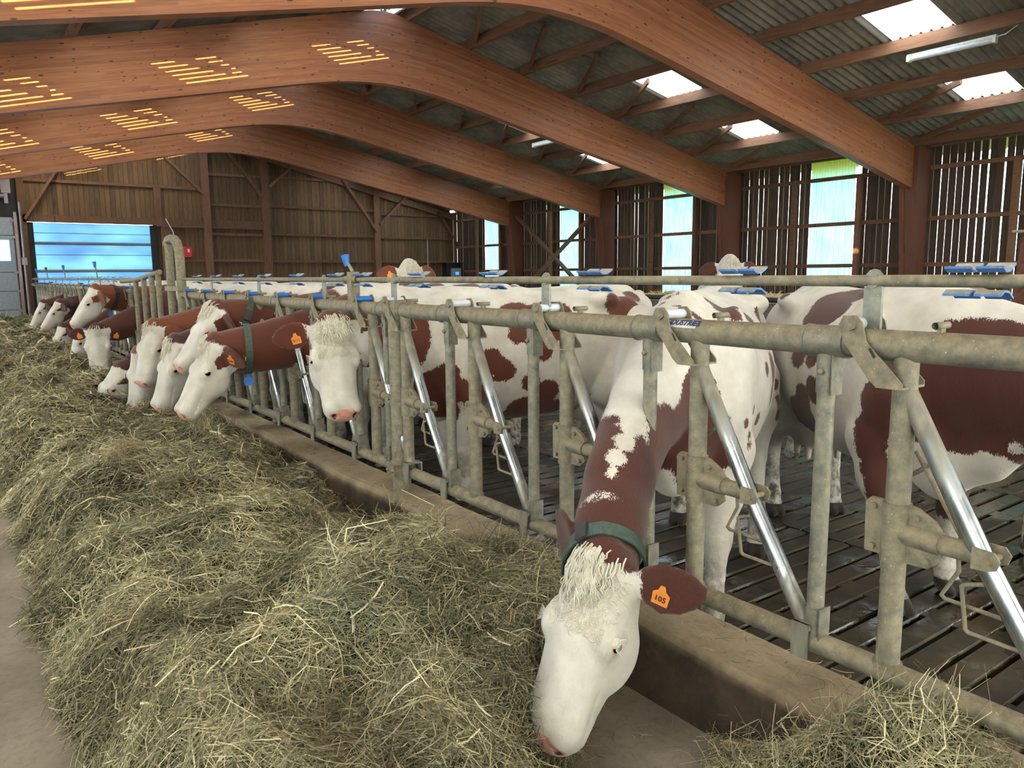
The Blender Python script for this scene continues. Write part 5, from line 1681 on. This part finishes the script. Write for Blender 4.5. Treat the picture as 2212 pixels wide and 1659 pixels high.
def hay_strands(fn, n, box, r, power=1.7, dens_mask=None, stick=.05, lscale=1.0):
    x0, x1, y0, y1 = box
    out = []
    got = 0
    while got < n:
        m_ = n * 3
        # y drawn with density ~ 1/d^power
        u_ = r.random(m_)
        a, b_ = (y0 + .9) ** (1 - power), (y1 + .9) ** (1 - power)
        y = (a + (b_ - a) * u_) ** (1 / (1 - power)) - .9
        x = x0 + (x1 - x0) * r.random(m_)
        h = fn(x, y)
        k = h > .012
        x, y, h = x[k], y[k], h[k]
        out.append(np.stack([x, y, h], 1)); got += len(x)
    P = np.concatenate(out)[:n]
    x, y, h = P.T
    e = .02
    gx = (fn(x + e, y) - fn(x - e, y)) / (2 * e); gy = (fn(x, y + e) - fn(x, y - e)) / (2 * e)
    nr = np.stack([-gx, -gy, np.ones(n)], 1); nr /= np.linalg.norm(nr, axis=1)[:, None]
    flow = vnoise(x, y, .35, 21) * 9.0 + vnoise(x, y, .12, 22) * 4
    az = flow + r.normal(size=n) * .95
    dv = np.stack([np.cos(az), np.sin(az), r.normal(size=n) * .22], 1)
    up = r.random(n) < stick
    dv[up, 2] += .6 + r.random(up.sum()) * 1.0
    dv -= nr * ((dv * nr).sum(1) * np.where(up, .2, .75))[:, None]
    dv /= np.linalg.norm(dv, axis=1)[:, None]
    d = np.hypot(x, y)
    L = (.05 + .16 * r.random(n) ** 1.8) * lscale * np.clip(.8 + d * .05, 1, 1.8)
    W = np.maximum(.0023, .0008 * d) * (.7 + .8 * r.random(n) ** 2)
    thick = r.random(n) < .05
    W[thick] *= 1.9
    P[:, 2] += .012 - .05 * r.random(n) ** 1.5 + np.where(up, L * .3, 0)
    tv = np.clip(r.beta(1.3, 1.9, n) * .95 + (vnoise(x, y, .26, 31) - .5) * .5 + np.where(thick, .3, 0) + .04, 0, 1)
    cv = r.normal(size=n) * .35
    return strands(P, nr, dv, L, W, cv, r, tv)

hr = np.random.default_rng(5)
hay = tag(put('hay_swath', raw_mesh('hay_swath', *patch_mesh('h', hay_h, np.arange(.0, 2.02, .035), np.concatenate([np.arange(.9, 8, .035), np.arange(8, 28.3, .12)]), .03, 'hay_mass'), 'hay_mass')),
          'long tumbled swath of green brown hay along the feed curb', 'hay', kind='stuff')
V1, F1, T1 = hay_strands(hay_h, 170000, (.02, 2.02, .9, 28.2), hr)
o = put('hay_stalks', raw_mesh('hay_stalks', V1, F1, 'hay', False, T1), hay); o['kind'] = 'stuff'
heap = tag(put('hay_heap', raw_mesh('hay_heap', *patch_mesh('h2', heap_h, np.arange(1.3, 2.35, .03), np.arange(.1, 2.0, .03), .03, 'hay_mass'), 'hay_mass')),
           'small loose heap of hay spilling over the curb, in the lower right corner', 'hay', kind='stuff')
V2, F2, T2 = hay_strands(heap_h, 13000, (1.35, 2.32, .12, 1.9), hr, stick=.16)
T2[:, 0] = np.clip(T2[:, 0] + .12, 0, 1)
o = put('hay_stalks', raw_mesh('hay_stalks', V2, F2, 'hay', False, T2), heap); o['kind'] = 'stuff'
# crumbs on the curb and the bare floor
n = 1500
P = np.stack([2.04 + .24 * hr.random(n), .4 + 12 * hr.random(n) ** 1.4, np.full(n, .290)], 1)
n2 = 260
P2 = np.stack([1.15 + .8 * hr.random(n2), 1.2 + .9 * hr.random(n2), np.full(n2, .004)], 1)
P = np.concatenate([P, P2]); n = len(P)
az = hr.random(n) * 6.28
dv = np.stack([np.cos(az), np.sin(az), hr.normal(size=n) * .06], 1); dv /= np.linalg.norm(dv, axis=1)[:, None]
V3, F3, T3 = strands(P, np.tile([0, 0, 1.0], (n, 1)), dv, .02 + .08 * hr.random(n) ** 2, np.full(n, .0022), hr.normal(size=n) * .3, hr, hr.random(n) * .7)
tag(put('hay_litter', raw_mesh('hay_litter', V3, F3, 'hay', False, T3)), 'scattered hay stalks lying on the curb top and bare floor', 'hay', kind='stuff')
# ================================================================ smaller things
# tube lamps under the purlins
def tube_lamp(label, x, y0, z, L=1.35, on=False):
    r = tag(empty('tube_lamp', (x, y0, z)), label, 'lamp', 'tube lamps under the roof')
    MB().tube([(0, .03, 0), (0, L - .03, 0)], .045, 12).build('diffuser', 'lamp_on' if on else 'lamp_cover', r)
    MB().box(-.045, .045, 0, .05, -.045, .05).box(-.045, .045, L - .05, L, -.045, .05).build('end_cap', 'white_plastic', r)
    MB().box(-.03, .03, .0, L, .035, .07).build('housing', 'white_plastic', r)
    MB().tube([(0, 0, .04), (.0, -.12, .05), (.01, -.3, .16), (0, -.45, .2)], .008, 6).build('cable', 'white_plastic', r)
    MB().box(-.03, .03, -.52, -.42, .17, .25).build('junction_box', 'white_plastic', r)
    return r
tube_lamp('white tube lamp hanging under the first bright purlin, upper right', 13.16, 5.55, roof_z(13.16) - .33)
tube_lamp('tube lamp under the second bay skylight, between two arches', 13.2, 15.75, roof_z(13.2) - .33)
tube_lamp('small lit lamp far back, right of the plank gable', 17.0, 27.2, 4.16, .45, True)
# control box in the corner
cbx = tag(empty('control_box', (17.25, 27.9, 0)), 'grey control box with lit blue display in the far right corner', 'control box')
MB().box(-.36, .30, -.05, .30, 0, 2.05).build('cabinet', 'black_rubber', cbx)
MB().box(-.46, .40, -.20, .34, 2.05, 2.09).build('lid', 'black_plastic', cbx)
MB().box(-.16, .26, -.20, -.06, 1.15, 1.86).build('case', 'grey_door', cbx)
MB().box(-.02, .14, -.205, -.20, 1.58, 1.70).build('display', 'screen', cbx)
MB().tube([(.05, -.205, 1.42), (.05, -.22, 1.42)], .02, 10).build('button', 'black_plastic', cbx)
# red alarm unit on the gable
al = tag(empty('fire_alarm', (6.72, YF - .16, 2.45)), 'small red alarm box on the plank gable beside the bent tube', 'alarm')
MB().prism([(-.15, -.18), (.13, -.18), (.17, -.10), (.17, .12), (.12, .18), (-.15, .18)], -.08, .08, 1).build('case', 'red_plastic', al)
MB().box(.02, .09, -.085, -.078, -.02, .10).build('plate', 'label_white', al)
bx = tag(MB().tube([(0, -.04, 0), (0, .06, 0)], .07, 12).tube([(0, -.055, 0), (0, -.04, 0)], .05, 12).build('socket_box', 'blue_plastic', None, (6.1, YF - .24, 1.82)), 'blue round socket on the post right of the blue door', 'socket')
# conduits
tag(MB().tube([(17.5, YF - .24, .2), (17.5, YF - .24, 3.9)], .014, 6).build('conduit', 'white_plastic'), 'pale thin conduit up the corner by the control box', 'conduit')
tag(MB().tube([(16.3, YF - .12, .2), (16.3, YF - .12, 3.05)], .014, 6).build('conduit', 'white_plastic'), 'pale thin conduit on the gable left of the control box', 'conduit')
tag(MB().tube([(6.32, YF - .24, .2), (6.32, YF - .24, 3.1), (6.1, YF - .24, 3.55)], .016, 6).build('conduit', 'white_plastic'), 'thin white conduit on the post beside the blue door', 'conduit')
tag(MB().tube([(1.93, YF - .3, .4), (1.93, YF - .3, 3.9)], .03, 8).box(1.86, 2.0, YF - .36, YF - .26, 2.0, 2.22).build('conduit', 'alu'), 'grey conduit with switch box left of the blue door', 'conduit')
# bedding area divider: dark tubes and a low concrete wall with straw behind
dv = tag(empty('pen_divider', (9.9, 0, 0)), 'dark two rail divider in front of the straw bedded area', 'divider')
for z in (1.18, 1.45):
    MB().tube([(0, 3.2, z), (0, 14.0, z)], .04, 10).build('rail', 'collar_dark', dv)
for y in (3.3, 5.8, 8.3, 10.8, 13.3):
    MB().tube([(0, y, 0), (0, y, 1.5)], .045, 10).build('post', 'collar_dark', dv)
MB().box(.15, .35, 3.0, 14.0, 0, 1.12).build('low_wall', 'wall_concrete', dv)
def straw_h(x, y):
    return (1.12 + .22 * (vnoise(x, y, 1.1, 41) - .5) + .12 * (vnoise(x, y, .4, 42) - .5)) * sst(x, 10.3, 10.7) * sst(-x, -13.2, -12.2)
st = tag(put('straw_bed', raw_mesh('straw_bed', *patch_mesh('s', straw_h, np.arange(10.2, 13.3, .1), np.arange(4.0, 13.5, .1), .02, 'straw'), 'straw')), 'yellow straw heaped behind the divider rails', 'straw', kind='stuff')
ns_ = 7000
xx = 10.4 + 1.6 * hr.random(ns_); yy = 4 + 9.4 * hr.random(ns_)
P = np.stack([xx, yy, straw_h(xx, yy)], 1)
az = hr.random(ns_) * 6.28; dvv = np.stack([np.cos(az), np.sin(az), hr.normal(size=ns_) * .5], 1); dvv /= np.linalg.norm(dvv, axis=1)[:, None]
V5, F5, T5 = strands(P, np.tile([0, 0, 1.0], (ns_, 1)), dvv, .12 + .15 * hr.random(ns_), np.full(ns_, .009), hr.normal(size=ns_) * .2, hr, .75 + .25 * hr.random(ns_))
o = put('straw_stalks', raw_mesh('straw_stalks', V5, F5, 'hay', False, T5), st); o['kind'] = 'stuff'
# rusty inclined post, cross tube and mottled post behind the right cow
rp = tag(empty('rusty_post', (5.55, 2.12, 0)), 'leaning rusty steel post with capped top, behind the cow at the right edge', 'post')
MB().beam((.05, .06, .2), (-.05, -.10, 1.83), .085, .10).build('shaft', 'wood_steel', rp)
MB().box(-.13, .05, -.19, -.01, 1.83, 1.845).build('cap_plate', 'bracket', rp)
MB().tube([(-.5, -.30, 1.775), (-.02, -.16, 1.78)], .045, 12, caps=False).tube([(-.5, -.30, 1.775), (-.02, -.16, 1.78)], .034, 12, caps=False).build('cross_tube', 'bracket', rp)
MB().tube([(-.2, -.2, 1.87), (.05, -.16, 1.86)], .022, 8).build('hinge_pin', 'bracket', rp)
MB().tube([(.04, .5, 1.36), (.02, .02, 1.37)], .028, 10).build('side_tube', 'tube', rp)
mp = tag(empty('mottled_post', (4.85, 1.62, 0)), 'black and white mottled round post with chain pin, at the right edge', 'post')
t = NT('peeling_paint')
f = t.sstep(t.noise(t.coord('Object', (18, 18, 7)), 3.0, 5, .7), .47, .53)
M['mottled'] = t.done(t.bsdf(t.mix(f, srgb(34, 38, 40), srgb(196, 198, 190)), .6))
MB().tube([(0, 0, 0), (0, 0, 1.53)], .085, 18).build('shaft', 'mottled', mp)
MB().tube([(-.085, .02, 1.40), (-.20, .05, 1.41)], .018, 8).tube([(-.12, .03, 1.30), (-.12, .03, 1.44)], .012, 8).build('pin', 'wood_steel', mp)
MB().tube([(-.13 + .02 * math.cos(a), .03 + .02 * math.sin(a * .7), 1.45 + .035 * math.sin(a)) for a in np.linspace(0, 6.28, 14)], .005, 6).build('ring', 'alu', mp)
# wisp of hay hanging from the chewing cow's mouth
c4 = HERD[3]
nw = 90
mz = c4[0].matrix_world
bpy.context.view_layer.update()
tip = np.array(c4[0].matrix_world @ Vector(c4[1].hp(.50, .02, -.165)))
P = tip + hr.normal(size=(nw, 3)) * np.array([.035, .04, .02]) + np.array([.03, 0, -.07])
dvv = np.stack([hr.normal(size=nw) * .45, hr.normal(size=nw) * .45, -np.ones(nw)], 1); dvv /= np.linalg.norm(dvv, axis=1)[:, None]
V6, F6, T6 = strands(P, np.tile([0, -1.0, 0], (nw, 1)), dvv, .08 + .16 * hr.random(nw), np.full(nw, .004), hr.normal(size=nw) * .5, hr, .3 + .5 * hr.random(nw))
tag(put('hay_wisp', raw_mesh('hay_wisp', V6, F6, 'hay', False, T6)), 'wisp of hay hanging from the mouth of the pendant cow', 'hay', kind='stuff')
